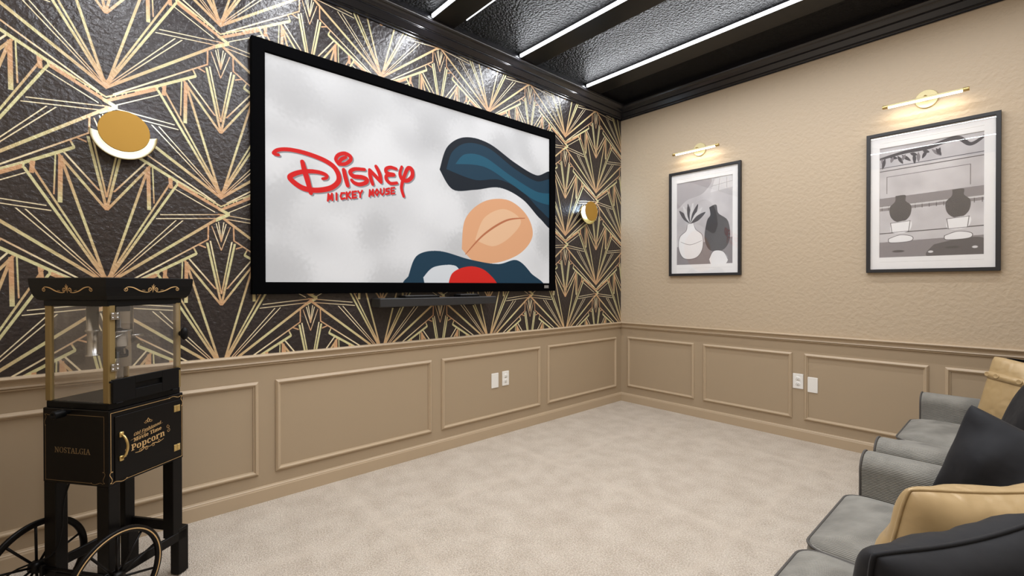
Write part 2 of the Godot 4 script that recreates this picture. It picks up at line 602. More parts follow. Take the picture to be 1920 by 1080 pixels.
func wallpaper_material() -> StandardMaterial3D:
	_w = 1024
	_h = 1024
	var base := ramp_image(noise_image(1024, 0.03, 3, 41), [[0.2, srgb(38, 32, 31)], [0.8, srgb(47, 40, 39)]])
	_buf = base.get_data()
	var K := srgb(190, 148, 110)      # copper
	var P := srgb(198, 192, 144)      # pale gold
	var C := srgb(222, 208, 172)      # cream
	var TH := 0.0235
	var MD := 0.0165
	var TN := 0.0105
	# right half of the motif, in half-repeats from the foot of a fan; [x0, y0, x1, y1, width, colours]
	var L := [
		[0.0, 0.0, 1.012, 0.792, TH + 0.006, K, P, K],
		[0.02, 0.04, 0.573, 0.70, TN, K, C, C], [0.04, 0.04, 0.636, 0.705, TN, K, C, C],
		[0.434, 0.748, 1.03, 0.81, TN, C, C, K], [0.402, 0.703, 1.0, 0.762, TN, C, C, K],
		[0.0, 0.02, 0.584, 1.095, TH, K, P, P], [0.0, 0.05, 0.541, 1.135, 0.018, K, P, K],
		[0.0, 0.0, 0.334, 1.235, TH, K, P, K],
		[0.34, 0.79, 0.334, 1.245, 0.034, P, K, K], [0.382, 0.865, 0.37, 1.265, TN + 0.002, K, P, P],
		[0.138, -0.527, 0.0, -1.245, TH, P, P, K], [0.108, -0.504, 0.0, -1.12, 0.016, C, P, K],
		[0.352, -0.74, 0.0, -1.25, TH, K, P, K], [0.313, -0.715, 0.055, -1.06, 0.016, C, C, K],
		[0.093, -0.333, 0.0, -0.61, TN, K, C, K], [0.05, -0.3, 0.0, -0.51, TN, C, C, K], [0.027, -0.28, 0.0, -0.485, TN, C, C, K],
		[0.126, -0.32, 0.129, -0.495, MD, K, K, K],
		[0.128, -0.49, 0.946, -1.058, 0.016, K, C, C],
		[0.266, -0.594, 0.237, -0.66, MD, K, P, P],
		[0.235, -0.655, 0.60, -0.878, 0.030, P, P, P],
		[0.221, -0.556, 0.15, -0.585, MD, K, K, K],
		[0.421, 0.118, 0.0, -0.122, 0.058, K, K, K],
		[0.416, 0.136, 0.25, 0.041, 0.020, C, srgb(246, 238, 222), C],
		[0.425, 0.14, 0.0, -0.103, 0.016, P, P, P],
		[0.418, 0.14, 0.414, 0.085, MD, P, P, P],
		[0.478, 0.16, 0.468, 0.045, 0.034, K, K, K],
		[0.431, 0.041, 0.06, -0.172, TN, C, C, C],
	]
	var dark := srgb(44, 37, 36)
	var dashes := [[0.225, 0.015, 0.165, -0.019], [0.15, -0.028, 0.135, -0.0365], [0.12, -0.045, 0.08, -0.068], [0.065, -0.077, 0.045, -0.088], [0.03, -0.097, 0.0, -0.114]]
	var u := 512.0
	for cell: Vector2 in [Vector2(0, 0), Vector2(1, 1)]:
		for sx: float in [1.0, -1.0]:
			for l: Array in L:
				stroke(Vector2((cell.x + sx * l[0]) * u, -(cell.y + l[1]) * u), Vector2((cell.x + sx * l[2]) * u, -(cell.y + l[3]) * u), l[4] * u, l[5], l[6], l[7])
			for q: Array in dashes:
				stroke(Vector2((cell.x + sx * q[0]) * u, -(cell.y + q[1]) * u), Vector2((cell.x + sx * q[2]) * u, -(cell.y + q[3]) * u), 0.011 * u, dark, dark, dark)
		# where the chevron of one fan overlaps the next below it
		stroke(Vector2((cell.x - 0.03) * u, -(cell.y - 0.125) * u), Vector2((cell.x + 0.085) * u, -(cell.y - 0.185) * u), 0.036 * u, K, P, P)
		stroke(Vector2((cell.x + 0.088) * u, -(cell.y - 0.18) * u), Vector2((cell.x - 0.05) * u, -(cell.y - 0.262) * u), 0.036 * u, P, P, P)
	var m := mat(Color.WHITE, 0.31, 0.0, 0.5)
	m.albedo_texture = tex(Image.create_from_data(1024, 1024, false, Image.FORMAT_RGB8, _buf))
	m.heightmap_enabled = true
	m.heightmap_texture = tex(noise_image(1024, 0.028, 4, 17, 22.0))
	m.heightmap_scale = 0.24
	return m


# ================================================================ the screen wall
func arc_points(raw: Array, steps := 8) -> PackedVector2Array:
	# a smooth curve through the given points
	var o := PackedVector2Array()
	for i in raw.size() - 1:
		var p0: Vector2 = raw[maxi(i - 1, 0)]
		var p1: Vector2 = raw[i]
		var p2: Vector2 = raw[i + 1]
		var p3: Vector2 = raw[mini(i + 2, raw.size() - 1)]
		for k in steps:
			var t := float(k) / steps
			o.append(0.5 * ((2.0 * p1) + (p2 - p0) * t + (2.0 * p0 - 5.0 * p1 + 4.0 * p2 - p3) * t * t + (3.0 * p1 - p0 - 3.0 * p2 + p3) * t * t * t))
	o.append(raw[raw.size() - 1])
	return o


func pairs(a: Array) -> Array:
	var o := []
	for i in range(0, a.size(), 2):
		o.append(Vector2(a[i], a[i + 1]))
	return o


# a round-ended line of varying width in picture coordinates (0..1 across and down)
func pen(raw: Array, w0: float, w1: float, c: Color, curved := true) -> void:
	var pts: PackedVector2Array = arc_points(pairs(raw), 10) if curved else PackedVector2Array(pairs(raw))
	var n := pts.size()
	for i in n - 1:
		var a := pts[i] * Vector2(_w, _h)
		var b := pts[i + 1] * Vector2(_w, _h)
		var r := lerpf(w0, w1, sin(PI * (i + 0.5) / (n - 1))) * 0.5
		var x0 := int(minf(a.x, b.x) - r - 1)
		var x1 := int(maxf(a.x, b.x) + r + 2)
		var y0 := int(minf(a.y, b.y) - r - 1)
		var y1 := int(maxf(a.y, b.y) + r + 2)
		var d := b - a
		var dd := maxf(d.length_squared(), 1e-6)
		for y in range(maxi(y0, 0), mini(y1, _h)):
			for x in range(maxi(x0, 0), mini(x1, _w)):
				var p := Vector2(x + 0.5, y + 0.5)
				var t := clampf((p - a).dot(d) / dd, 0.0, 1.0)
				var cov := clampf(r + 0.5 - p.distance_to(a + d * t), 0.0, 1.0)
				if cov > 0.0:
					px(x, y, c, cov)


# a filled outline in picture coordinates
func fill(raw: Array, c: Color, curved := true, alpha := 1.0) -> void:
	var q := pairs(raw)
	if curved:
		q.append(q[0])
	var pts: PackedVector2Array = arc_points(q, 10) if curved else PackedVector2Array(q)
	var lo := 1e9
	var hi := -1e9
	for p in pts:
		lo = minf(lo, p.y * _h)
		hi = maxf(hi, p.y * _h)
	for y in range(maxi(int(lo), 0), mini(int(hi) + 1, _h)):
		var xs := PackedFloat32Array()
		var yy := y + 0.5
		for i in pts.size():
			var a := pts[i] * Vector2(_w, _h)
			var b := pts[(i + 1) % pts.size()] * Vector2(_w, _h)
			if (a.y <= yy) != (b.y <= yy):
				xs.append(a.x + (yy - a.y) / (b.y - a.y) * (b.x - a.x))
		xs.sort()
		for k in range(0, xs.size() - 1, 2):
			for x in range(maxi(int(floor(xs[k])), 0), mini(int(ceil(xs[k + 1])), _w)):
				var cov := clampf(minf(x + 1 - xs[k], xs[k + 1] - x), 0.0, 1.0)
				px(x, y, c, cov * alpha)


# a soft-edged oval patch of print
func oval(cx: float, cy: float, rx: float, ry: float, c: Color, alpha: float, edge := 0.5) -> void:
	for y in range(maxi(int((cy - ry) * _h), 0), mini(int((cy + ry) * _h), _h)):
		for x in range(maxi(int((cx - rx) * _w), 0), mini(int((cx + rx) * _w), _w)):
			var d := Vector2((float(x) / _w - cx) / rx, (float(y) / _h - cy) / ry).length()
			var a := clampf((1.0 - d) / edge, 0.0, 1.0) * alpha
			if a > 0.0:
				px(x, y, c, a)


func screen_picture() -> ImageTexture:
	_w = 1280
	_h = 716
	var n := FastNoiseLite.new()
	n.seed = 5
	n.frequency = 0.0028
	n.fractal_octaves = 2
	n.domain_warp_enabled = true
	n.domain_warp_amplitude = 60.0
	var im := ramp_image(n.get_image(_w, _h), [[0.0, srgb(206, 206, 207)], [0.35, srgb(218, 218, 219)], [0.5, srgb(230, 230, 231)], [0.65, srgb(238, 238, 239)], [1.0, srgb(244, 244, 245)]])
	_buf = im.get_data()
	var g := srgb(182, 182, 184)
	# faint grey forms behind
	for o: Array in [[0.20, 0.20, 0.05, 0.10, 0.5], [0.44, 0.24, 0.07, 0.07, 0.6], [0.36, 0.62, 0.06, 0.16, 0.35], [0.12, 0.80, 0.06, 0.07, 0.45], [0.50, 0.80, 0.05, 0.08, 0.4], [0.93, 0.86, 0.05, 0.09, 0.35], [0.05, 0.33, 0.10, 0.06, 0.4]]:
		oval(o[0], o[1], o[2] * 1.7, o[3] * 1.5, g, o[4] * 0.55, 0.9)
	var teal := srgb(30, 62, 82)
	var teal_lit := srgb(35, 92, 116)
	var ink := srgb(24, 32, 42)
	var peach := srgb(238, 178, 134)
	var peach2 := srgb(246, 200, 160)
	var red := srgb(222, 42, 34)
	# plain abstract composition in the same colours: a teal wave, a peach leaf, teal and red hills
	fill([0.50, 0.36, 0.53, 0.22, 0.60, 0.14, 0.70, 0.14, 0.82, 0.22, 0.93, 0.27, 1.02, 0.24, 1.02, 0.60, 0.95, 0.56, 0.86, 0.45, 0.75, 0.40, 0.64, 0.44, 0.55, 0.46], ink)
	fill([0.525, 0.35, 0.55, 0.24, 0.61, 0.17, 0.70, 0.17, 0.82, 0.26, 0.93, 0.31, 1.02, 0.29, 1.02, 0.54, 0.95, 0.50, 0.86, 0.40, 0.75, 0.35, 0.64, 0.38], teal)
	fill([0.56, 0.31, 0.60, 0.24, 0.68, 0.23, 0.80, 0.31, 0.93, 0.38, 1.02, 0.38, 1.02, 0.45, 0.92, 0.44, 0.80, 0.36, 0.68, 0.29], teal_lit)
	fill([0.585, 0.80, 0.60, 0.62, 0.68, 0.50, 0.79, 0.47, 0.88, 0.55, 0.91, 0.68, 0.85, 0.80, 0.74, 0.87, 0.64, 0.87], peach)
	fill([0.64, 0.74, 0.68, 0.60, 0.77, 0.53, 0.85, 0.59, 0.80, 0.70, 0.72, 0.77], peach2)
	pen([0.60, 0.83, 0.68, 0.70, 0.78, 0.60, 0.87, 0.57], 3.0, 9.0, srgb(196, 120, 84))
	fill([0.39, 0.96, 0.42, 0.85, 0.50, 0.82, 0.62, 0.86, 0.74, 0.88, 0.83, 0.85, 0.90, 0.93, 0.94, 1.03, 0.42, 1.03], teal)
	fill([0.44, 0.97, 0.48, 0.91, 0.56, 0.90, 0.58, 0.97, 0.55, 1.03, 0.46, 1.03], srgb(226, 230, 234))
	fill([0.53, 1.03, 0.55, 0.94, 0.62, 0.90, 0.69, 0.93, 0.73, 1.03], red)
	# red lettering with a grey shade of print under it
	for pass_n in 2:
		var c := srgb(150, 150, 154) if pass_n == 0 else srgb(226, 34, 32)
		var s := 0.0035 if pass_n == 0 else 0.0
		var sh := func(a: Array) -> Array:
			var o := a.duplicate()
			for i in range(0, o.size(), 2):
				o[i] += s
				o[i + 1] += s * 1.6
			return o
		pen(sh.call([0.031, 0.436, 0.020, 0.432, 0.030, 0.414, 0.053, 0.404, 0.083, 0.404, 0.116, 0.412, 0.146, 0.426, 0.168, 0.448, 0.180, 0.483, 0.179, 0.515, 0.163, 0.545, 0.141, 0.562, 0.116, 0.571, 0.091, 0.569, 0.071, 0.553, 0.057, 0.529, 0.067, 0.510, 0.087, 0.494, 0.111, 0.485, 0.133, 0.485, 0.148, 0.493, 0.147, 0.506, 0.138, 0.512]), 9.0, 17.0, c)
		pen(sh.call([0.087, 0.448, 0.093, 0.489, 0.100, 0.532, 0.108, 0.586]), 13.0, 17.0, c)
		pen(sh.call([0.180, 0.429, 0.173, 0.409, 0.180, 0.386, 0.197, 0.373, 0.212, 0.382, 0.212, 0.402, 0.197, 0.424, 0.180, 0.429]), 11.0, 13.0, c)
		pen(sh.call([0.180, 0.425, 0.188, 0.404, 0.200, 0.390]), 10.0, 12.0, c)
		pen(sh.call([0.194, 0.453, 0.199, 0.490, 0.205, 0.527]), 13.0, 15.0, c)
		pen(sh.call([0.253, 0.434, 0.225, 0.440, 0.212, 0.458, 0.221, 0.476, 0.246, 0.475, 0.259, 0.482, 0.257, 0.498, 0.239, 0.512, 0.223, 0.508, 0.216, 0.497]), 11.0, 15.0, c)
		pen(sh.call([0.277, 0.501, 0.270, 0.465, 0.268, 0.432]), 12.0, 14.0, c)
		pen(sh.call([0.268, 0.432, 0.286, 0.459, 0.302, 0.484]), 12.0, 14.0, c)
		pen(sh.call([0.302, 0.484, 0.298, 0.444, 0.287, 0.408]), 12.0, 14.0, c)
		pen(sh.call([0.350, 0.402, 0.332, 0.399, 0.318, 0.412, 0.321, 0.432, 0.342, 0.435, 0.321, 0.444, 0.319, 0.465, 0.332, 0.482, 0.352, 0.475]), 11.0, 14.0, c)
		pen(sh.call([0.368, 0.386, 0.362, 0.424, 0.370, 0.452, 0.388, 0.452, 0.403, 0.424, 0.401, 0.390, 0.388, 0.388, 0.376, 0.434, 0.367, 0.494, 0.374, 0.540]), 11.0, 16.0, c)
		var words := "MICKEY MOUSE"
		var glyphs := {
			"M": [[0.0, 1.0, 0.12, 0.0], [0.12, 0.0, 0.45, 0.8], [0.45, 0.8, 0.85, 0.0], [0.85, 0.0, 0.95, 1.0]], "I": [[0.5, 0.0, 0.5, 1.0]],
			"C": [[0.95, 0.1, 0.3, 0.05], [0.3, 0.05, 0.08, 0.5], [0.08, 0.5, 0.3, 0.97], [0.3, 0.97, 0.95, 0.9]], "K": [[0.1, 0.0, 0.1, 1.0], [0.85, 0.0, 0.15, 0.55], [0.3, 0.5, 0.9, 1.0]],
			"E": [[0.1, 0.0, 0.1, 1.0], [0.1, 0.02, 0.9, 0.02], [0.1, 0.5, 0.75, 0.5], [0.1, 0.98, 0.9, 0.98]], "Y": [[0.05, 0.0, 0.5, 0.5], [0.95, 0.0, 0.5, 0.5], [0.5, 0.5, 0.5, 1.0]],
			"O": [[0.5, 0.0, 0.05, 0.5], [0.05, 0.5, 0.5, 1.0], [0.5, 1.0, 0.95, 0.5], [0.95, 0.5, 0.5, 0.0]], "U": [[0.1, 0.0, 0.1, 0.7], [0.1, 0.7, 0.5, 1.0], [0.5, 1.0, 0.9, 0.7], [0.9, 0.7, 0.9, 0.0]],
			"S": [[0.9, 0.05, 0.15, 0.12], [0.15, 0.12, 0.2, 0.45], [0.2, 0.45, 0.85, 0.55], [0.85, 0.55, 0.8, 0.92], [0.8, 0.92, 0.08, 0.97]]}
		for i in words.length():
			if not glyphs.has(words[i]):
				continue
			var t := (i + 0.08) / 12.0
			var x := lerpf(0.150, 0.348, t)
			var y := lerpf(0.582, 0.500, t)
			var ww := 0.0128
			for gl: Array in glyphs[words[i]]:
				pen(sh.call([x + gl[0] * ww, y + gl[1] * 0.031 - gl[0] * 0.006, x + gl[2] * ww, y + gl[3] * 0.031 - gl[2] * 0.006]), 6.2, 6.6, c, false)
	return tex(Image.create_from_data(_w, _h, false, Image.FORMAT_RGB8, _buf))


func build_screen_wall() -> void:
	# ---- projection screen
	var o := thing("projection_screen", "large wide projection screen in a black velvet frame with red lettering, on the patterned wall", "screen", Vector3(-2.207, 1.132, 0))
	var w := 2.356
	var h := 1.374
	var prof := PackedVector2Array([Vector2(0, 0.001), Vector2(0, 0.040), Vector2(0.002, 0.042), Vector2(0.060, 0.042), Vector2(0.064, 0.040), Vector2(0.0665, 0.024), Vector2(0.0665, 0.001)])
	for k in 4:
		var r := MB.new()
		r.rect_frame(Vector3(-w / 2, 0, 0), Vector3.RIGHT, Vector3.UP, Vector3.BACK, w, h, prof, [k])
		part("frame_rail", r, M.black_velvet, o)
	var p := MB.new()
	var x := w / 2 - 0.0645
	var z := 0.027
	p.quad(Vector3(-x, 0.0645, z), Vector3(x, 0.0645, z), Vector3(x, h - 0.0645, z), Vector3(-x, h - 0.0645, z), Vector2(0, 1), Vector2(1, 1), Vector2(1, 0), Vector2(0, 0))
	p.box(Vector3(0, h / 2, z - 0.004), Vector3(2 * x, h - 0.129, 0.006))
	var sm := mat(Color(0.62, 0.62, 0.62), 0.7, 0.0, 0.3)
	sm.albedo_texture = screen_picture()
	sm.emission_enabled = true
	sm.emission = Color(1, 1, 1)
	sm.emission_operator = BaseMaterial3D.EMISSION_OP_MULTIPLY
	sm.emission_texture = sm.albedo_texture
	sm.emission_energy_multiplier = 0.42
	part("screen_surface", p, sm, o)
	var bd := MB.new()
	bd.box(Vector3(w / 2 - 0.115, 0.038, 0.0425), Vector3(0.052, 0.020, 0.001))
	bd.box(Vector3(w / 2 - 0.115, 0.0255, 0.0425), Vector3(0.056, 0.0035, 0.001))
	part("badge", bd, mat(srgb(150, 150, 150), 0.4, 0.5), o)
	# ---- slim shelf with two flat devices
	var s := thing("wall_shelf", "slim black bar shelf fixed to the patterned wall under the screen", "shelf", Vector3(-2.24, 1.043, 0))
	var b := MB.new()
	b.box(Vector3(0, 0.0275, 0.065), Vector3(0.93, 0.055, 0.13), 0.004)
	part("bar", b, mat(srgb(34, 34, 35), 0.5), s)
	for bx: float in [-0.3, 0.3]:
		b = MB.new()
		b.box(Vector3(bx, -0.004, 0.02), Vector3(0.05, 0.012, 0.04), 0.002)
		part("bracket", b, M.black_metal, s)
	flat_device("media_box", "flat black device lying on the left half of the slim shelf under the screen", Vector3(-2.40, 1.098, 0.075), Vector3(0.26, 0.014, 0.1))
	flat_device("media_box", "flat black device lying on the right half of the slim shelf under the screen", Vector3(-2.01, 1.098, 0.075), Vector3(0.17, 0.018, 0.09))
	# ---- sconces
	sconce("round gold wall sconce left of the screen, its pale half dish under a flat disc", Vector3(-3.903, 1.868, 0))
	sconce("round gold wall sconce right of the screen, near the corner of the room", Vector3(-0.588, 1.868, 0))


func flat_device(called: String, label: String, at: Vector3, size: Vector3) -> void:
	var o := thing(called, label, "device", at, 0, "devices on the slim shelf")
	var b := MB.new()
	b.box(Vector3(0, size.y / 2, 0), size, 0.003)
	part("case", b, M.black_plastic, o)
	b = MB.new()
	b.box(Vector3(0, size.y + 0.0008, 0), Vector3(size.x * 0.8, 0.0016, size.z * 0.7), 0.0004)
	part("top_plate", b, mat(srgb(96, 96, 96), 0.3), o)


func sconce(label: String, at: Vector3) -> void:
	var o := thing("wall_sconce", label, "wall lamp", at, 0, "gold sconces on the patterned wall")
	var turn := Transform3D(Basis(Vector3.RIGHT, PI / 2), Vector3.ZERO)     # lathe axis y becomes z
	var b := MB.new()
	b.xf = turn
	b.smooth(1)
	b.lathe(PackedVector2Array([Vector2(0.06, 0.001), Vector2(0.06, 0.012), Vector2(0.056, 0.015), Vector2(0, 0.015)]), 40)
	part("back_plate", b, M.brass_pale, o)
	# half dish, its open side up
	b = MB.new()
	b.xf = turn
	b.smooth(1)
	var a0 := PI
	var a1 := 0.0
	b.lathe(PackedVector2Array([Vector2(0.058, 0.012), Vector2(0.088, 0.020), Vector2(0.106, 0.034), Vector2(0.1195, 0.058), Vector2(0.1165, 0.0585), Vector2(0.103, 0.036), Vector2(0.086, 0.0235), Vector2(0.058, 0.0155), Vector2(0.058, 0.012)]), 40, a1, a0)
	part("half_dish", b, M.brass_dish, o)
	b = MB.new()
	b.xf = turn
	b.smooth(1)
	b.lathe(PackedVector2Array([Vector2(0.05, 0.022), Vector2(0.05, 0.076), Vector2(0.0, 0.076)]), 40)
	part("led_bulb", b, M.sconce_led, o)
	b = MB.new()
	b.xf = turn
	b.smooth(1)
	b.lathe(PackedVector2Array([Vector2(0, 0.082), Vector2(0.087, 0.082), Vector2(0.0905, 0.0835), Vector2(0.0905, 0.0865), Vector2(0.089, 0.088)]), 48)
	b.smooth(2)
	b.lathe(PackedVector2Array([Vector2(0.089, 0.088), Vector2(0, 0.088)]), 48)
	part("disc", b, M.brass_satin, o)
	var l := OmniLight3D.new()
	l.name = "sconce_light"
	l.position = Vector3(0.01, 0.03, 0.045)
	l.light_energy = sconce_energy
	l.light_color = COOL
	l.light_size = 0.03
	l.omni_range = 8.0
	l.omni_attenuation = 2.0
	l.shadow_enabled = true
	o.add_child(l)


# ================================================================ right wall: posters, lamps
func poster_image(which: int) -> ImageTexture:
	_w = 512
	_h = 768
	var im := ramp_image(noise_image(1024, 0.004, 3, 60 + which).get_region(Rect2i(0, 0, _w, _h)), [[0.0, srgb(176, 172, 174)], [1.0, srgb(206, 203, 204)]])
	_buf = im.get_data()
	var ink := srgb(52, 48, 50)
	var dark := srgb(74, 69, 71)
	var midg := srgb(128, 122, 124)
	var pale := srgb(214, 212, 212)
	var white := srgb(232, 231, 231)
	if which == 0:
		# still life of vases and leaves
		fill([0.0, 0.0, 0.62, 0.0, 0.5, 0.16, 0.2, 0.22, 0.0, 0.30], srgb(166, 161, 163))
		fill([0.70, 0.02, 0.98, 0.0, 1.0, 0.14, 0.62, 0.17], pale, false)
		pen([0.64, 0.10, 1.0, 0.07], 2, 2, midg, false)
		pen([0.78, 0.02, 0.76, 0.16], 2, 2, midg, false)
		pen([0.90, 0.02, 0.90, 0.14], 2, 2, midg, false)
		fill([0.0, 0.78, 1.0, 0.70, 1.0, 1.0, 0.0, 1.0], midg, false)
		fill([0.60, 0.34, 0.72, 0.32, 0.76, 0.42, 0.92, 0.52, 0.95, 0.72, 0.84, 0.84, 0.62, 0.84, 0.52, 0.70, 0.56, 0.50, 0.62, 0.43], ink)
		fill([0.20, 0.52, 0.32, 0.50, 0.36, 0.58, 0.48, 0.66, 0.48, 0.82, 0.36, 0.92, 0.14, 0.92, 0.04, 0.80, 0.06, 0.66, 0.18, 0.59], white)
		for k in 7:
			var a := -2.4 + 0.32 * k
			var e := Vector2(0.27 + 0.30 * cos(a), 0.50 + 0.24 * sin(a))
			fill([0.26, 0.51, lerpf(0.26, e.x, 0.5) - 0.035 * sin(a), lerpf(0.51, e.y, 0.5) + 0.03 * cos(a), e.x, e.y, lerpf(0.26, e.x, 0.5) + 0.035 * sin(a), lerpf(0.51, e.y, 0.5) - 0.03 * cos(a)], pale if k % 2 else dark)
		pen([0.20, 0.52, 0.18, 0.59, 0.06, 0.66, 0.04, 0.80, 0.14, 0.92, 0.36, 0.92, 0.48, 0.82, 0.48, 0.66, 0.36, 0.58, 0.32, 0.50], 3, 4, ink)
		pen([0.08, 0.72, 0.26, 0.76, 0.47, 0.72], 3, 4, midg)
		fill([0.60, 0.94, 0.68, 0.85, 0.84, 0.86, 0.92, 0.95, 0.84, 1.02, 0.66, 1.02], white)
		pen([0.60, 0.94, 0.68, 0.85, 0.84, 0.86, 0.92, 0.95], 3, 4, ink)
	else:
		# leafy bough over a wall panel, two urns on a ledge
		pen([0.0, 0.10, 0.25, 0.07, 0.5, 0.06, 0.75, 0.02, 0.88, 0.09, 1.0, 0.04], 14, 26, dark)
		for k in 15:
			var bx := 0.02 + 0.042 * k
			var by := 0.095 - 0.03 * bx
			var a := 1.2 + 0.9 * sin(k * 2.4)
			var ln := 0.10 + 0.03 * sin(k * 1.7)
			var e := Vector2(bx + ln * cos(a), by + ln * 0.8 * sin(a))
			fill([bx, by, lerpf(bx, e.x, 0.5) - 0.018 * sin(a), lerpf(by, e.y, 0.5) + 0.014 * cos(a), e.x, e.y, lerpf(bx, e.x, 0.5) + 0.018 * sin(a), lerpf(by, e.y, 0.5) - 0.014 * cos(a)], dark if k % 3 else midg)
		pen([0.0, 0.185, 1.0, 0.165], 4, 4, dark, false)
		pen([0.0, 0.215, 1.0, 0.195], 5, 5, ink, false)
		pen([0.08, 0.27, 0.88, 0.255], 3, 3, dark, false)
		pen([0.08, 0.27, 0.08, 0.42], 3, 3, dark, false)
		pen([0.88, 0.255, 0.88, 0.42], 3, 3, dark, false)
		fill([0.0, 0.46, 1.0, 0.44, 1.0, 0.56, 0.0, 0.575], midg, false)
		for k in 15:
			pen([0.03 + k * 0.068, 0.53, 0.03 + k * 0.068, 0.572], 3, 3, ink, false)
		fill([0.0, 0.535, 1.0, 0.52, 1.0, 0.535, 0.0, 0.55], white, false, 0.7)
		pen([0.0, 0.78, 1.0, 0.765], 6, 6, ink, false)
		fill([0.0, 0.86, 1.0, 0.84, 1.0, 1.0, 0.0, 1.0], midg, false)
		fill([0.55, 0.90, 0.8, 0.86, 1.0, 0.87, 1.0, 1.0, 0.5, 1.0], dark)
		for ux: float in [0.22, 0.77]:
			fill([ux - 0.05, 0.45, ux + 0.05, 0.45, ux + 0.055, 0.50, ux + 0.11, 0.55, ux + 0.10, 0.63, ux + 0.04, 0.68, ux - 0.04, 0.68, ux - 0.10, 0.63, ux - 0.11, 0.55, ux - 0.055, 0.50], ink)
			fill([ux - 0.10, 0.69, ux + 0.10, 0.68, ux + 0.085, 0.77, ux - 0.085, 0.775], white)
			pen([ux - 0.10, 0.69, ux + 0.10, 0.68, ux + 0.085, 0.77, ux - 0.085, 0.775, ux - 0.10, 0.69], 3, 3, ink, false)
			fill([ux - 0.12, 0.83, ux, 0.80, ux + 0.12, 0.82, ux + 0.10, 0.86, ux - 0.10, 0.865], white)
			pen([ux - 0.12, 0.83, ux, 0.80, ux + 0.12, 0.82, ux + 0.10, 0.86, ux - 0.10, 0.865, ux - 0.12, 0.83], 3, 3, ink)
		for q: Array in [[0.2, 0.945, 0.07], [0.52, 0.96, 0.03], [0.72, 0.93, 0.08], [0.92, 0.935, 0.03]]:
			oval(q[0], q[1], q[2], 0.012, ink if q[2] > 0.05 else white, 0.9, 0.3)
	return tex(Image.create_from_data(_w, _h, false, Image.FORMAT_RGB8, _buf))


func poster(label: String, z0: float, z1: float, y0: float, y1: float, which: int) -> void:
	var w := z1 - z0
	var h := y1 - y0
	var o := thing("framed_picture", label, "picture", Vector3(0, y0, (z0 + z1) / 2))
	var n := Vector3.LEFT
	var org := Vector3(0, 0, -w / 2)
	var prof := PackedVector2Array([Vector2(0, 0.002), Vector2(0, 0.027), Vector2(0.0015, 0.0285), Vector2(0.0205, 0.0285), Vector2(0.022, 0.027), Vector2(0.022, 0.006)])
	for k in 4:
		var r := MB.new()
		r.rect_frame(org, Vector3.BACK, Vector3.UP, n, w, h, prof, [k])
		part("frame_rail", r, M.frame_black, o)
	# mat with a bevelled opening
	var m := MB.new()
	m.rect_frame(org + n * 0.0 + Vector3(0, 0.019, 0.019), Vector3.BACK, Vector3.UP, n, w - 0.038, h - 0.038, PackedVector2Array([Vector2(0, 0.008), Vector2(0, 0.014), Vector2(0.0500, 0.014), Vector2(0.052, 0.012), Vector2(0.052, 0.008)]), [1, 3])
	m.rect_frame(org + n * 0.0 + Vector3(0, 0.019, 0.019), Vector3.BACK, Vector3.UP, n, w - 0.038, h - 0.038, PackedVector2Array([Vector2(0, 0.008), Vector2(0, 0.014), Vector2(0.0500, 0.014), Vector2(0.052, 0.012), Vector2(0.052, 0.008)]), [0, 2])
	var i := 0.071
	var j := 0.102
	# the taller margins above and below
	for yy: float in [0.071, h - 0.102]:
		m.box(Vector3(-0.0115, yy + 0.0155, 0), Vector3(0.005, 0.031, w - 2 * i + 0.004))
	part("mat_board", m, M.mat_board, o)
	var p := MB.new()
	var a := w / 2 - i + 0.002
	var x := -0.0095
	p.quad(Vector3(x, j - 0.002, -a), Vector3(x, j - 0.002, a), Vector3(x, h - j + 0.002, a), Vector3(x, h - j + 0.002, -a), Vector2(0, 1), Vector2(1, 1), Vector2(1, 0), Vector2(0, 0))
	p.box(Vector3(-0.0065, h / 2, 0), Vector3(0.005, h - 0.05, w - 0.05))
	var pm := mat(Color.WHITE, 0.8)
	pm.albedo_texture = poster_image(which)
	part("print", p, pm, o)
	var g := MB.new()
	g.box(Vector3(-0.0185, h / 2, 0), Vector3(0.002, h - 0.044, w - 0.044))
	part("glass_pane", g, M.pane, o)


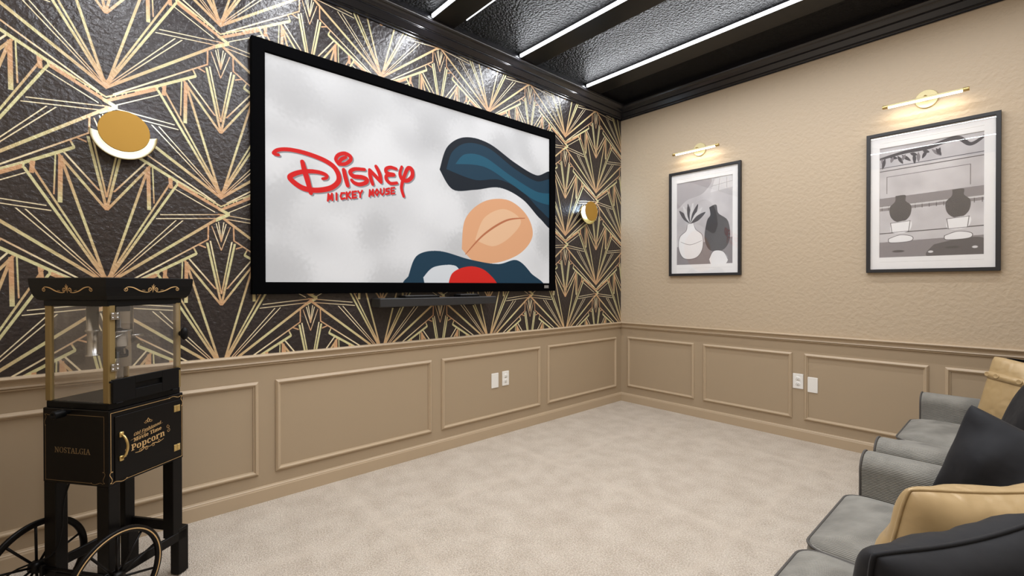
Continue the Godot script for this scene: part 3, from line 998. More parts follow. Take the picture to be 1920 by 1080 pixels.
func picture_light(label: String, z0: float, z1: float, y: float) -> void:
	var zc := (z0 + z1) / 2
	var o := thing("picture_light", label, "lamp", Vector3(0, y, zc), 0, "brass picture lights over the framed pictures")
	var half := (z1 - z0) / 2
	var out := -0.085
	var b := MB.new()
	b.xf = Transform3D(Basis(Vector3.BACK, PI / 2), Vector3(0, 0.018, 0.005))      # axis y -> -x
	b.smooth(1)
	b.lathe(PackedVector2Array([Vector2(0.058, 0.001), Vector2(0.058, 0.010), Vector2(0.055, 0.0135)]), 48)
	b.smooth(2)
	b.lathe(PackedVector2Array([Vector2(0.055, 0.0135), Vector2(0, 0.0135)]), 48)
	part("back_plate", b, M.brass_pale, o)
	b = MB.new()
	b.smooth(1)
	b.tube(PackedVector3Array([Vector3(-0.01, 0.022, 0.005), Vector3(-0.05, 0.024, 0.005), Vector3(-0.074, 0.018, 0.005), Vector3(out, 0.004, 0.005)]), 0.007, 12)
	part("arm", b, M.brass, o)
	# rod: the brass upper half, open below
	b = MB.new()
	b.smooth(1)
	var pr := PackedVector2Array()
	for k in 17:
		var a := PI * 1.16 * k / 16.0 - 0.25
		pr.append(Vector2(cos(a), sin(a)) * 0.0115)
	for k in 16:
		var p0 := pr[k]
		var p1 := pr[k + 1]
		b.quad(Vector3(out + p0.x, p0.y, half), Vector3(out + p0.x, p0.y, -half), Vector3(out + p1.x, p1.y, -half), Vector3(out + p1.x, p1.y, half))
	part("rod", b, M.brass_pale, o)
	for s: float in [-1.0, 1.0]:
		b = MB.new()
		b.xf = Transform3D(Basis(Vector3.RIGHT, PI / 2), Vector3(out, 0, s * (half - 0.014) - 0.014))
		b.smooth(1)
		b.lathe(PackedVector2Array([Vector2(0, 0), Vector2(0.0117, 0.0), Vector2(0.0122, 0.002), Vector2(0.0122, 0.026), Vector2(0.0117, 0.028), Vector2(0, 0.028)]), 20)
		part("end_cap", b, M.brass, o)
	b = MB.new()
	b.smooth(1)
	b.tube(PackedVector3Array([Vector3(out, -0.0035, -half + 0.03), Vector3(out, -0.0035, half - 0.03)]), 0.0095, 14)
	part("led_tube", b, M.tube_led, o)
	var l := AreaLight3D.new()
	l.name = "tube_light"
	l.area_size = Vector2(2 * half - 0.06, 0.018)
	l.area_normalize_energy = true
	l.light_energy = picture_energy
	l.light_color = WARM
	l.shadow_enabled = true
	l.area_range = 8.0
	l.area_attenuation = 2.0
	o.add_child(l)
	var zdir := Vector3(-0.25, 1.0, 0).normalized()     # faces down and a little to the wall
	var xdir := Vector3(0, 0, 1)
	l.transform = Transform3D(Basis(xdir, zdir.cross(xdir), zdir), Vector3(out, -0.0145, 0))


func build_posters() -> void:
	poster("smaller-looking framed black and white picture nearer the room corner", 0.550, 1.195, 1.265, 2.218, 0)
	poster("framed black and white picture with a leafy bough, above the sofa end", 2.036, 2.677, 1.265, 2.212, 1)
	picture_light("slim brass picture light over the picture nearer the corner", 0.621, 1.040, 2.369)
	picture_light("slim brass picture light over the picture with the leafy bough", 2.133, 2.546, 2.363)


# ================================================================ plates
func plate(label: String, at: Vector3, turn: float, outlet: bool) -> void:
	var o := thing("outlet_plate" if outlet else "blank_plate", label, "outlet" if outlet else "wall plate", at, turn)
	var b := MB.new()
	b.box(Vector3(0, 0, 0.003), Vector3(0.071, 0.115, 0.006), 0.0022)
	part("plate", b, M.white_plastic, o)
	if outlet:
		for s: float in [-1.0, 1.0]:
			var r := MB.new()
			r.xf = Transform3D(Basis(Vector3.RIGHT, PI / 2), Vector3(0, s * 0.0195, 0.006))
			r.smooth(1)
			r.lathe(PackedVector2Array([Vector2(0.0172, -0.001), Vector2(0.0172, 0.0012), Vector2(0.0165, 0.0018), Vector2(0, 0.0018)]), 28)
			var rc := part("receptacle", r, M.white_plastic, o)
			for q: Array in [[-0.0063, 0.004, 0.0022, 0.0085], [0.0063, 0.004, 0.0022, 0.007], [0.0, -0.0075, 0.0046, 0.0046]]:
				var sl := MB.new()
				sl.box(Vector3(q[0], s * 0.0195 + q[1], 0.0079), Vector3(q[2], q[3], 0.0006))
				part("slot", sl, M.slot, rc)
	for yy: float in ([0.0] if outlet else [-0.042, 0.042]):
		var sc := MB.new()
		sc.xf = Transform3D(Basis(Vector3.RIGHT, PI / 2), Vector3(0, yy, 0.0055))
		sc.lathe(PackedVector2Array([Vector2(0.003, 0), Vector2(0.0028, 0.0012), Vector2(0, 0.0014)]), 12)
		part("screw", sc, M.white_plastic, o)


func build_plates() -> void:
	plate("blank white wall plate on the screen wall, left of its outlet", Vector3(-1.684, 0.4335, 0), 0, false)
	plate("white duplex outlet on the screen wall, right of the blank plate", Vector3(-1.574, 0.4375, 0), 0, true)
	plate("white duplex outlet on the right wall, between two moulded panels", Vector3(0, 0.444, 1.6135), -PI / 2, true)
	plate("blank white wall plate on the right wall, inside a moulded panel", Vector3(0, 0.429, 1.7085), -PI / 2, false)


# ================================================================ sofas
func rrect(w: float, d: float, r: float, seg := 6) -> PackedVector2Array:
	var o := PackedVector2Array()
	for q in 4:
		var cx := (w / 2 - r) * (1.0 if q == 0 or q == 3 else -1.0)
		var cy := (d / 2 - r) * (1.0 if q < 2 else -1.0)
		for k in seg + 1:
			var a := PI / 2 * (q + float(k) / seg)
			o.append(Vector2(cx + r * cos(a), cy + r * sin(a)))
	return o


# a box cushion: plan rounded in x-z, straight band, domed top; UV in metres with the ribs along z
func cushion_box(w: float, h: float, d: float, r: float, dome: float) -> MB:
	var b := MB.new()
	b.smooth(1)
	var st := []      # [inset, y]
	st.append([0.035, 0.0])
	st.append([0.008, 0.004])
	st.append([0.0, 0.014])
	for k in 4:
		st.append([-0.006 * sin(PI * (k + 1) / 5.0), lerpf(0.014, h - 0.016, (k + 1) / 5.0)])
	st.append([0.0, h - 0.014])
	st.append([0.004, h - 0.005])
	for k in 9:
		var t := float(k + 1) / 9.0
		st.append([lerpf(0.010, minf(w, d) / 2 - 0.01, t), h + dome * sin(PI / 2 * minf(1.0, t * 1.6))])
	var rings := []
	for s: Array in st:
		var ins: float = s[0]
		rings.append(rrect(w - 2 * ins, d - 2 * ins, clampf(r - ins * 0.5, 0.006, minf(w, d) / 2 - ins - 0.001)))
	for i in st.size() - 1:
		var n: int = rings[i].size()
		for k in n:
			var k2 := (k + 1) % n
			var pts := [rings[i][k], rings[i][k2], rings[i + 1][k2], rings[i + 1][k]]
			var ys := [st[i][1], st[i][1], st[i + 1][1], st[i + 1][1]]
			var mid: Vector2 = (pts[0] + pts[1]) / 2
			var side := absf(mid.x) / w > absf(mid.y) / d and i < 8
			var v3 := []
			var uv := []
			for q in 4:
				var p: Vector2 = pts[q]
				v3.append(Vector3(p.x, ys[q], p.y))
				uv.append(Vector2(ys[q] + 0.3 if side else p.x, p.y))
			b.quad(v3[3], v3[2], v3[1], v3[0], uv[3], uv[2], uv[1], uv[0])
	# closing strip on top and bottom
	for e: int in [0, st.size() - 1]:
		var c := Vector3(0, st[e][1], 0)
		var n2: int = rings[e].size()
		for k in n2:
			var a: Vector2 = rings[e][k]
			var a2: Vector2 = rings[e][(k + 1) % n2]
			var p0 := Vector3(a.x, st[e][1], a.y)
			var p1 := Vector3(a2.x, st[e][1], a2.y)
			if e == 0:
				b.tri(c, p0, p1, Vector2(0, 0), a, a2)
			else:
				b.tri(c, p1, p0, Vector2(0, 0), a2, a)
	return b


# an arm: upright slab with a rounded top, running along z; front face flat with a soft edge
func arm_mesh(w: float, h: float, d: float) -> MB:
	var b := MB.new()
	b.smooth(1)
	var prof := PackedVector2Array()
	prof.append(Vector2(-w / 2, 0.0))
	prof.append(Vector2(-w / 2, h * 0.35))
	prof.append(Vector2(-w / 2 - 0.004, h * 0.65))
	var rr := w / 2 + 0.004
	for k in 13:
		var a := PI - PI * k / 12.0
		prof.append(Vector2(rr * cos(a), h - rr * 0.78 + rr * 0.78 * sin(a)))
	prof.append(Vector2(w / 2 + 0.004, h * 0.65))
	prof.append(Vector2(w / 2, h * 0.35))
	prof.append(Vector2(w / 2, 0.0))
	var c := Vector2(0, h * 0.5)
	var arc := PackedFloat32Array([0.0])
	for i in prof.size() - 1:
		arc.append(arc[i] + prof[i].distance_to(prof[i + 1]))
	var stations := [[0.0, 0.016], [0.003, 0.007], [0.010, 0.002], [0.02, 0.0], [d * 0.33, 0.0], [d * 0.66, 0.0], [d, 0.0]]
	for s in stations.size() - 1:
		for i in prof.size() - 1:
			var q := []
			var uv := []
			for e: Vector2i in [Vector2i(s, i), Vector2i(s, i + 1), Vector2i(s + 1, i + 1), Vector2i(s + 1, i)]:
				var p := prof[e.y]
				var dir := (p - c).normalized()
				p -= dir * stations[e.x][1]
				p.y = maxf(p.y, 0.0)
				q.append(Vector3(p.x, p.y, stations[e.x][0]))
				uv.append(Vector2(arc[e.y], stations[e.x][0]))
			b.quad(q[0], q[1], q[2], q[3], uv[0], uv[1], uv[2], uv[3])
	b.smooth(2)
	for e: int in [0, stations.size() - 1]:
		for i in prof.size() - 1:
			var p0: Vector2 = prof[i] - (prof[i] - c).normalized() * stations[e][1]
			var p1: Vector2 = prof[i + 1] - (prof[i + 1] - c).normalized() * stations[e][1]
			var z: float = stations[e][0]
			if e == 0:
				b.tri(Vector3(c.x, c.y, z), Vector3(p1.x, maxf(p1.y, 0), z), Vector3(p0.x, maxf(p0.y, 0), z), c, p1, p0)
			else:
				b.tri(Vector3(c.x, c.y, z), Vector3(p0.x, maxf(p0.y, 0), z), Vector3(p1.x, maxf(p1.y, 0), z), c, p0, p1)
	return b


func make_sofa(called: String, label: String, x_right: float, seats: int) -> Node3D:
	# x_right: outer side of the right arm (towards the right wall); z = 0 at the front of the arms
	var aw := 0.14
	var sw := 0.505
	var W := 2 * aw + seats * sw
	var o := thing(called, label, "sofa", Vector3(x_right - W / 2, 0, 2.385), 0, "grey corduroy sofas along the back of the room")
	var b := MB.new()
	b.box(Vector3(0, 0.19, 0.42), Vector3(W - 0.02, 0.22, 0.76), 0.015)
	part("base", b, M.corduroy, o)
	for s: float in [-1.0, 1.0]:
		var a := arm_mesh(aw - 0.008, 0.505, 0.80)
		var am := part("arm", a, M.corduroy, o)
		am.position = Vector3(s * (W / 2 - aw / 2), 0.075, 0)
		# piping round the front of the arm
		var pp := MB.new()
		pp.smooth(1)
		var pts := PackedVector3Array()
		var rr := aw / 2 - 0.003
		pts.append(Vector3(-rr, 0.0, 0.004))
		pts.append(Vector3(-rr, 0.30, 0.004))
		for k in 13:
			var t := PI - PI * k / 12.0
			pts.append(Vector3(rr * cos(t), 0.503 - rr * 0.78 + rr * 0.78 * sin(t), 0.004))
		pts.append(Vector3(rr, 0.30, 0.004))
		pts.append(Vector3(rr, 0.0, 0.004))
		pp.tube(pts, 0.0038, 8)
		part("piping", pp, M.piping, am)
	for k in seats:
		var cx := (k - (seats - 1) / 2.0) * sw
		var c := cushion_box(sw - 0.006, 0.145, 0.60, 0.055, 0.028)
		var cm := part("seat_cushion", c, M.corduroy, o)
		cm.position = Vector3(cx, 0.300, 0.27)
		for yy: float in [0.012, 0.136]:
			var pp2 := MB.new()
			pp2.smooth(1)
			var loop := PackedVector3Array()
			for q in rrect(sw - 0.004, 0.602, 0.055, 8):
				loop.append(Vector3(q.x, yy, q.y))
			pp2.tube(loop, 0.0038, 8, true)
			part("piping", pp2, M.piping, cm)
		var bc := cushion_box(sw - 0.01, 0.085, 0.40, 0.05, 0.015)
		var bm := part("back_cushion", bc, M.corduroy, o)
		bm.transform = Transform3D(Basis(Vector3.RIGHT, -PI / 2), Vector3(cx, 0.68, 0.708))
	b = MB.new()
	b.box(Vector3(0, 0.44, 0.765), Vector3(W - 0.02, 0.72, 0.11), 0.03)
	part("back", b, M.corduroy, o)
	for sx: float in [-1.0, 1.0]:
		for z: float in [0.07, 0.74]:
			b = MB.new()
			b.smooth(1)
			b.xf = Transform3D(Basis(), Vector3(sx * (W / 2 - 0.08), 0, z))
			b.lathe(PackedVector2Array([Vector2(0, 0.0), Vector2(0.018, 0.0), Vector2(0.026, 0.085), Vector2(0, 0.085)]), 16)
			part("leg", b, M.wood_dark, o)
	return o


func build_sofas() -> void:
	make_sofa("loveseat", "grey corduroy loveseat farther from the camera, by the right wall", -0.48, 2)
	make_sofa("sofa", "grey corduroy sofa nearest the camera, in the lower right corner", -1.855, 3)


# pillows give way where they meet a seat, an arm or a back: lowest y, least and greatest x, greatest z
var press_at := Transform3D()
var press := []
var skew := 0.0


func pressed(p: Vector3) -> Vector3:
	if press.is_empty():
		return p
	var w := press_at * p
	w = Vector3(clampf(w.x, press[1], press[2]), maxf(w.y, press[0]), minf(w.z, press[3]))
	return press_at.affine_inverse() * w


# a soft square cushion standing in its own x-y plane, facing +z
func pillow_mesh(w: float, h: float, t: float, sd: int, wrinkle := 0.006, sag := 0.0) -> MB:
	var b := MB.new()
	b.smooth(1)
	var n := FastNoiseLite.new()
	n.seed = sd
	n.frequency = 5.0
	n.fractal_octaves = 2
	var N := 28
	for side: float in [1.0, -1.0]:
		for i in N:
			for j in N:
				var q := []
				var uv := []
				for e: Vector2i in [Vector2i(i, j), Vector2i(i + 1, j), Vector2i(i + 1, j + 1), Vector2i(i, j + 1)]:
					q.append(pillow_point(2.0 * e.x / N - 1.0, 2.0 * e.y / N - 1.0, w, h, t, side, n, wrinkle, sag))
					uv.append(Vector2(w * e.x / N, h * e.y / N))
				if side > 0.0:
					b.quad(q[0], q[1], q[2], q[3], uv[0], uv[1], uv[2], uv[3])
				else:
					b.quad(q[3], q[2], q[1], q[0], uv[3], uv[2], uv[1], uv[0])
	return b


func pillow_point(u: float, v: float, w: float, h: float, t: float, side: float, n: FastNoiseLite, wrinkle: float, sag: float) -> Vector3:
	# slightly hollow sides, corners a little rounded off
	u = sin(u * PI / 2)
	v = sin(v * PI / 2)
	var cr := 1.0 - 0.045 * pow(u * u * v * v, 3.0)
	var x := w / 2 * u * cr * (1.0 - 0.05 * (1.0 - v * v) * u * u)
	var y := h / 2 * v * cr * (1.0 - 0.05 * (1.0 - u * u) * v * v)
	y -= sag * (1.0 - u * u) * clampf(v, 0.0, 1.0) * clampf(v, 0.0, 1.0)
	var f := pow(maxf(0.0, (1.0 - u * u) * (1.0 - v * v)), 0.42)
	var z := side * t / 2 * f
	z += wrinkle * f * n.get_noise_3d(x * 1.0, y * 1.0, side * 3.0) * 2.0
	return pressed(Vector3(x + skew * y, y, z))


func pillow(called: String, label: String, at: Vector3, basis: Basis, w: float, h: float, t: float, m: Material, sd: int, wrinkle := 0.006, sag := 0.0, piped := false) -> Node3D:
	var o := thing(called, label, "pillow", at)
	o.basis = basis
	press_at = Transform3D(basis, at)
	var b := pillow_mesh(w, h, t, sd, wrinkle, sag)
	part("cover", b, m, o)
	var n := FastNoiseLite.new()
	n.seed = sd
	if piped:
		var pts := PackedVector3Array()
		for k in 4:
			for i in 14:
				var s := 2.0 * i / 14.0 - 1.0
				var u: float = [s, 1.0, -s, -1.0][k]
				var v: float = [-1.0, s, 1.0, -s][k]
				pts.append(pillow_point(u, v, w, h, t, 1.0, n, 0.0, sag))
		var pp := MB.new()
		pp.smooth(1)
		pp.tube(pts, 0.0045, 6, true)
		part("piping", pp, m, o)
	return o


func face_basis(face: Vector3, up: Vector3) -> Basis:
	# z towards face, y as near to up as can be
	var z := face.normalized()
	var x := up.cross(z).normalized()
	return Basis(x, z.cross(x), z)


func build_pillows() -> void:
	var seat := 0.4805
	var back := 2.992
	press = [seat, -1.625, -0.632, back]
	# behind: a black pillow whose corner peeps out over the buttoned gold one
	pillow("black_pillow", "black pillow of which only a corner shows behind the buttoned gold pillow", Vector3(-0.668, 0.624, 2.840), face_basis(Vector3(-0.78, 0.2, -0.58), Vector3(0.06, 1, 0.14)), 0.42, 0.38, 0.05, M.black_cloth, 4)
	var g := pillow("gold_pillow", "gold pillow with a buttoned flap, standing at the far end of the farther loveseat", Vector3(-0.78, 0.632, 2.812), face_basis(Vector3(-0.80, 0.20, -0.53), Vector3(0.06, 1, 0.16)), 0.44, 0.36, 0.11, M.gold_cloth, 12, 0.004)
	var n := FastNoiseLite.new()
	n.seed = 12
	n.frequency = 5.0
	n.fractal_octaves = 2
	var b := MB.new()
	b.smooth(1)
	for i in 24:
		var q := []
		for e: Vector2 in [Vector2(i, 0.22), Vector2(i + 1, 0.22), Vector2(i + 1, 0.36), Vector2(i, 0.36)]:
			q.append(pillow_point(1.84 * e.x / 24.0 - 0.92, e.y, 0.44, 0.36, 0.11, 1.0, n, 0.004, 0.0) + Vector3(0, 0, 0.004))
		b.quad(q[0], q[1], q[2], q[3])
		b.quad(q[1], q[0], q[0] - Vector3(0, 0, 0.004), q[1] - Vector3(0, 0, 0.004))
		b.quad(q[3], q[2], q[2] - Vector3(0, 0, 0.004), q[3] - Vector3(0, 0, 0.004))
	var flap := part("button_strip", b, M.gold_cloth, g)
	for u: float in [-0.82, -0.5, -0.15, 0.2, 0.55]:
		var bt := MB.new()
		bt.smooth(1)
		bt.xf = Transform3D(Basis(Vector3.RIGHT, PI / 2), pillow_point(u, 0.29, 0.44, 0.36, 0.11, 1.0, n, 0.004, 0.0) + Vector3(0, 0, 0.004))
		bt.lathe(PackedVector2Array([Vector2(0.0125, 0.0), Vector2(0.0125, 0.003), Vector2(0.0105, 0.0052), Vector2(0.008, 0.0042), Vector2(0, 0.004)]), 20)
		part("button", bt, M.gold_cloth, flap)
	pillow("black_pillow", "black pillow in the farther loveseat, leaning in front of the buttoned gold pillow", Vector3(-1.22, 0.625, 2.835), face_basis(Vector3(-0.35, 0.35, -0.88), Vector3(0.0, 1, 0.3)), 0.40, 0.36, 0.19, M.black_cloth, 21)
	press = [seat, -3.5, -2.008, back]
	pillow("black_pillow", "large black pillow leaning on the right arm of the nearest sofa", Vector3(-2.16, 0.625, 2.815), face_basis(Vector3(-0.88, 0.22, -0.36), Vector3(0.06, 1, 0.27)), 0.45, 0.33, 0.15, M.black_cloth, 33, 0.018, 0.02)
	skew = 0.22
	pillow("gold_pillow", "plain gold pillow with a seamed edge, lying between two black pillows", Vector3(-2.53, 0.575, 2.732), face_basis(Vector3(-0.66, -0.14, 0.72), Vector3(-0.03, 1, -0.02)), 0.49, 0.36, 0.22, M.gold_cloth, 45, 0.02, 0.012, true)
	skew = 0.08
	pillow("black_pillow", "black pillow with a seamed edge, nearest the camera in the lower right corner", Vector3(-2.935, 0.630, 2.708), face_basis(Vector3(-0.5, -0.1, 0.85), Vector3(-0.06, 1, -0.04)), 0.40, 0.31, 0.17, M.black_cloth, 58, 0.022, 0.012, true)


# ================================================================ popcorn cart
func text_part(words: String, fontname: String, bold: bool, height: float, m: Material, parent: Node3D, at: Vector3, basis: Basis, italic := false) -> void:
	var f := SystemFont.new()
	f.font_names = PackedStringArray([fontname])
	f.font_weight = 700 if bold else 400
	var t := TextMesh.new()
	t.text = words
	t.font = f
	t.font_size = 64
	t.pixel_size = height / 64.0
	t.depth = 0.0006
	var o := MeshInstance3D.new()
	o.name = "lettering"
	o.mesh = t
	o.material_override = m
	parent.add_child(o, true)
	o.transform = Transform3D(basis, at)


func curl(c: Vector2, r: float, a0: float, turns: float, steps := 16) -> Array:
	# a small spiral, from the outside in
	var o := []
	for k in steps + 1:
		var t := float(k) / steps
		var a := a0 + TAU * turns * t
		var q := r * (1.0 - 0.78 * t)
		o.append(c + Vector2(cos(a), sin(a)) * q)
	return o


func scroll(b: MB, to3: Callable, n: Vector3, pts: Array, w0: float, w1: float) -> void:
	var p3 := PackedVector3Array()
	for p in arc_points(pts, 5):
		p3.append(to3.call(p))
	b.ribbon(p3, n, w0, w1, 0.0009)


func build_cart() -> void:
	var L := 0.2926
	var W := 0.2855
	var yaw := 0.914894
	var e1 := Vector3(sin(yaw), 0, -cos(yaw))
	var e2 := Vector3(-cos(yaw), 0, -sin(yaw))
	var corner := Vector3(-3.968, 0, 0.6534)
	var o := thing("popcorn_cart", "black and gold popcorn cart with a glass case and spoked wheels", "popcorn cart", corner + e1 * L / 2 + e2 * W / 2, PI / 2 - yaw)
	var hx := L / 2
	var hz := W / 2
	var b := MB.new()
	# cabinet
	b.box(Vector3(0, 0.609, 0), Vector3(L, 0.266, W), 0.002)
	var cab := part("cabinet", b, M.black_metal, o)
	b = MB.new()
	b.box(Vector3(0, 0.7535, 0), Vector3(L - 0.012, 0.023, W - 0.014), 0.002)
	part("deck", b, M.black_plastic, o)
	# door with handle, hinges, lettering
	b = MB.new()
	var dx0 := -hx + 0.020
	var dx1 := hx - 0.012
	b.box(Vector3((dx0 + dx1) / 2, 0.604, hz + 0.002), Vector3(dx1 - dx0, 0.226, 0.004), 0.001)
	var door := part("door", b, M.black_metal, o)
	b = MB.new()
	b.smooth(1)
	var hp := PackedVector3Array()
	for k in 13:
		var t := k / 12.0
		hp.append(Vector3(-hx + 0.040 + 0.004 * sin(PI * t), 0.565 + 0.085 * t, hz + 0.006 + 0.022 * pow(sin(PI * t), 0.5)))
	b.tube(hp, 0.0042, 10)
	for yy: float in [0.565, 0.65]:
		b.box(Vector3(-hx + 0.040, yy, hz + 0.0065), Vector3(0.015, 0.019, 0.006), 0.002)
	part("handle", b, M.brass, door)
	for yy: float in [0.685, 0.528]:
		b = MB.new()
		for s: float in [-1.0, 1.0]:
			b.box(Vector3(hx - 0.032 + s * 0.0072, yy, hz + 0.005), Vector3(0.0125, 0.026, 0.0022), 0.0006)
			for q: float in [-0.007, 0.007]:
				b.box(Vector3(hx - 0.032 + s * 0.0072, yy + q, hz + 0.0066), Vector3(0.004, 0.004, 0.0014), 0.0006)
		b.box(Vector3(hx - 0.032, yy, hz + 0.006), Vector3(0.003, 0.026, 0.004), 0.001)
		part("hinge", b, M.brass, door)
	var zf := hz + 0.0045
	var sc := Basis(Vector3.BACK, 0.14)
	text_part("Old Fashioned", "Droid Serif", false, 0.0155, M.print_gold, door, Vector3(-0.008, 0.641, zf), Basis(Vector3(1, 0.14, 0), Vector3(0.30, 1, 0), Vector3.BACK))
	text_part("Movie Time", "Droid Serif", true, 0.0185, M.print_gold, door, Vector3(-0.007, 0.621, zf), Basis(Vector3(1, 0.12, 0), Vector3(0, 1, 0), Vector3.BACK))
	text_part("Popcorn", "Droid Serif", true, 0.0315, M.print_gold, door, Vector3(-0.005, 0.596, zf), Basis(Vector3(1, 0.12, 0), Vector3(0, 1, 0), Vector3.BACK))
	# side lettering
	text_part("NOSTALGIA", "Droid Serif", false, 0.027, M.print_dim, cab, Vector3(-hx - 0.0006, 0.595, hz - 0.155), Basis(Vector3(0, 0, 1), Vector3.UP, Vector3.LEFT))
	# scrolls on the door face, pin lines on both faces
	var dface := func(p: Vector2) -> Vector3: return Vector3(p.x, p.y, hz + 0.0042)
	b = MB.new()
	for s: float in [-1.0, 1.0]:
		# above the words, and small sprays at both ends
		scroll(b, dface, Vector3.BACK, curl(Vector2(-0.006 + s * 0.009, 0.669), 0.0065, PI / 2 - s * PI / 2, s * -1.2), 0.0014, 0.002)
		scroll(b, dface, Vector3.BACK, [Vector2(-0.006, 0.664), Vector2(-0.006 + s * 0.004, 0.672), Vector2(-0.006, 0.681)], 0.0012, 0.003)
		for q: float in [-1.0, 1.0]:
			var c := Vector2(-0.006 + s * 0.082, 0.598 + s * 0.018 + q * 0.0075)
			scroll(b, dface, Vector3.BACK, curl(c, 0.0075, s * PI * 0.5, q * 1.2), 0.0014, 0.002)
		# the scrolled underline
		scroll(b, dface, Vector3.BACK, [Vector2(0.0, 0.572), Vector2(s * 0.018, 0.577 + s * 0.002), Vector2(s * 0.034, 0.571 + s * 0.005), Vector2(s * 0.056, 0.575 + s * 0.008)], 0.0015, 0.0032)
		scroll(b, dface, Vector3.BACK, curl(Vector2(s * 0.014, 0.572 + s * 0.002), 0.007, PI / 2, s * 1.3), 0.0014, 0.0024)
		scroll(b, dface, Vector3.BACK, curl(Vector2(s * 0.036, 0.576 + s * 0.005), 0.006, -PI / 2, s * 1.2), 0.0014, 0.0024)
	scroll(b, dface, Vector3.BACK, [Vector2(-0.073, 0.617), Vector2(-0.03, 0.628), Vector2(0.02, 0.640), Vector2(0.052, 0.646)], 0.0007, 0.0012)
	part("scrollwork", b, M.print_gold, door)
	b = MB.new()
	var lx0 := -hx + 0.008
	var lx1 := hx - 0.006
	var front := func(p: Vector2) -> Vector3: return Vector3(p.x, p.y, hz)
	pin_lines(b, front, Vector3.BACK, lx0, lx1, 0.484, 0.732)
	part("pin_line", b, M.print_gold, cab)
	b = MB.new()
	var sidef := func(p: Vector2) -> Vector3: return Vector3(-hx, p.y, p.x)
	pin_lines(b, sidef, Vector3.LEFT, hz - 0.018, -hz + 0.012, 0.486, 0.722)
	part("pin_line", b, M.print_dim, cab)
	# crank knob on the side
	b = MB.new()
	b.smooth(1)
	b.xf = Transform3D(Basis(Vector3.BACK, PI / 2), Vector3(-hx, 0.733, hz - 0.167))
	b.lathe(PackedVector2Array([Vector2(0.007, 0), Vector2(0.007, 0.014), Vector2(0.0125, 0.016), Vector2(0.014, 0.02), Vector2(0.014, 0.048), Vector2(0.012, 0.052), Vector2(0.006, 0.052), Vector2(0.005, 0.046), Vector2(0, 0.046)]), 24)
	part("knob", b, M.black_plastic, o)
	# legs: two at the wheels, two on feet
	for s: float in [-1.0, 1.0]:
		b = MB.new()
		b.box(Vector3(-hx + 0.021, 0.302, s * (hz - 0.027)), Vector3(0.040, 0.350, 0.052), 0.002)
		part("leg", b, M.black_metal, o)
		b = MB.new()
		b.box(Vector3(hx - 0.024, 0.318, s * (hz - 0.026)), Vector3(0.042, 0.318, 0.050), 0.002)
		b.box(Vector3(hx + 0.0, 0.0975, s * (hz - 0.020)), Vector3(0.046, 0.185, 0.040), 0.002)
		var lg := part("leg", b, M.black_metal, o)
		b = MB.new()
		b.box(Vector3(hx + 0.0, 0.006, s * (hz - 0.020)), Vector3(0.036, 0.012, 0.032), 0.003)
		part("foot", b, M.black_plastic, lg)
		b = MB.new()
		b.smooth(1)
		b.xf = Transform3D(Basis(), Vector3(hx + 0.006, 0.189, s * (hz - 0.020)))
		b.lathe(PackedVector2Array([Vector2(0.005, 0), Vector2(0.005, 0.003), Vector2(0.003, 0.005), Vector2(0, 0.0055)]), 12)
		part("bolt", b, M.steel, lg)
		# long low rail
		b = MB.new()
		b.box(Vector3(0.0, 0.160, s * (hz - 0.006)), Vector3(L + 0.03, 0.036, 0.012), 0.002)
		part("rail", b, M.black_metal, o)
	b = MB.new()
	b.box(Vector3(hx - 0.010, 0.196, 0), Vector3(0.014, 0.040, W - 0.09), 0.002)
	part("cross_bar", b, M.black_metal, o)
	b = MB.new()
	b.box(Vector3(-hx + 0.01, 0.135, 0), Vector3(0.016, 0.036, W - 0.09), 0.002)
	part("cross_bar", b, M.black_metal, o)
	# axle and wheels
	b = MB.new()
	b.smooth(1)
	b.tube(PackedVector3Array([Vector3(-hx, 0.166, -hz - 0.05), Vector3(-hx, 0.166, hz + 0.05)]), 0.006, 12)
	part("axle", b, M.black_metal, o)
	for s: float in [-1.0, 1.0]:
		cart_wheel(o, Vector3(-hx, 0.166, s * (hz + 0.032)), s, 0.3 * s)
	# glass case: four posts, panes, door with hinges and knob, lower flap
	for sx: float in [-1.0, 1.0]:
		for sz: float in [-1.0, 1.0]:
			b = MB.new()
			b.box(Vector3(sx * (hx - 0.011), 0.938, sz * (hz - 0.0165)), Vector3(0.013, 0.346, 0.028), 0.0035)
			b.box(Vector3(sx * (hx - 0.017), 0.938, sz * (hz - 0.008)), Vector3(0.022, 0.346, 0.012), 0.002)
			part("post", b, M.gold_post, o)
	b = MB.new()
	b.box(Vector3(-hx + 0.012, 0.938, 0), Vector3(0.003, 0.34, W - 0.06))
	part("pane", b, M.pane, o)
	b = MB.new()
	b.box(Vector3(hx - 0.012, 0.938, 0), Vector3(0.003, 0.34, W - 0.06))
	part("pane", b, M.pane, o)
	b = MB.new()
	b.box(Vector3(0, 0.938, -hz + 0.008), Vector3(L - 0.056, 0.34, 0.003))
	part("pane", b, M.pane, o)
	b = MB.new()
	b.box(Vector3(0.004, 0.980, hz + 0.003), Vector3(L - 0.045, 0.250, 0.004), 0.001)
	var gd := part("glass_door", b, M.pane, o)
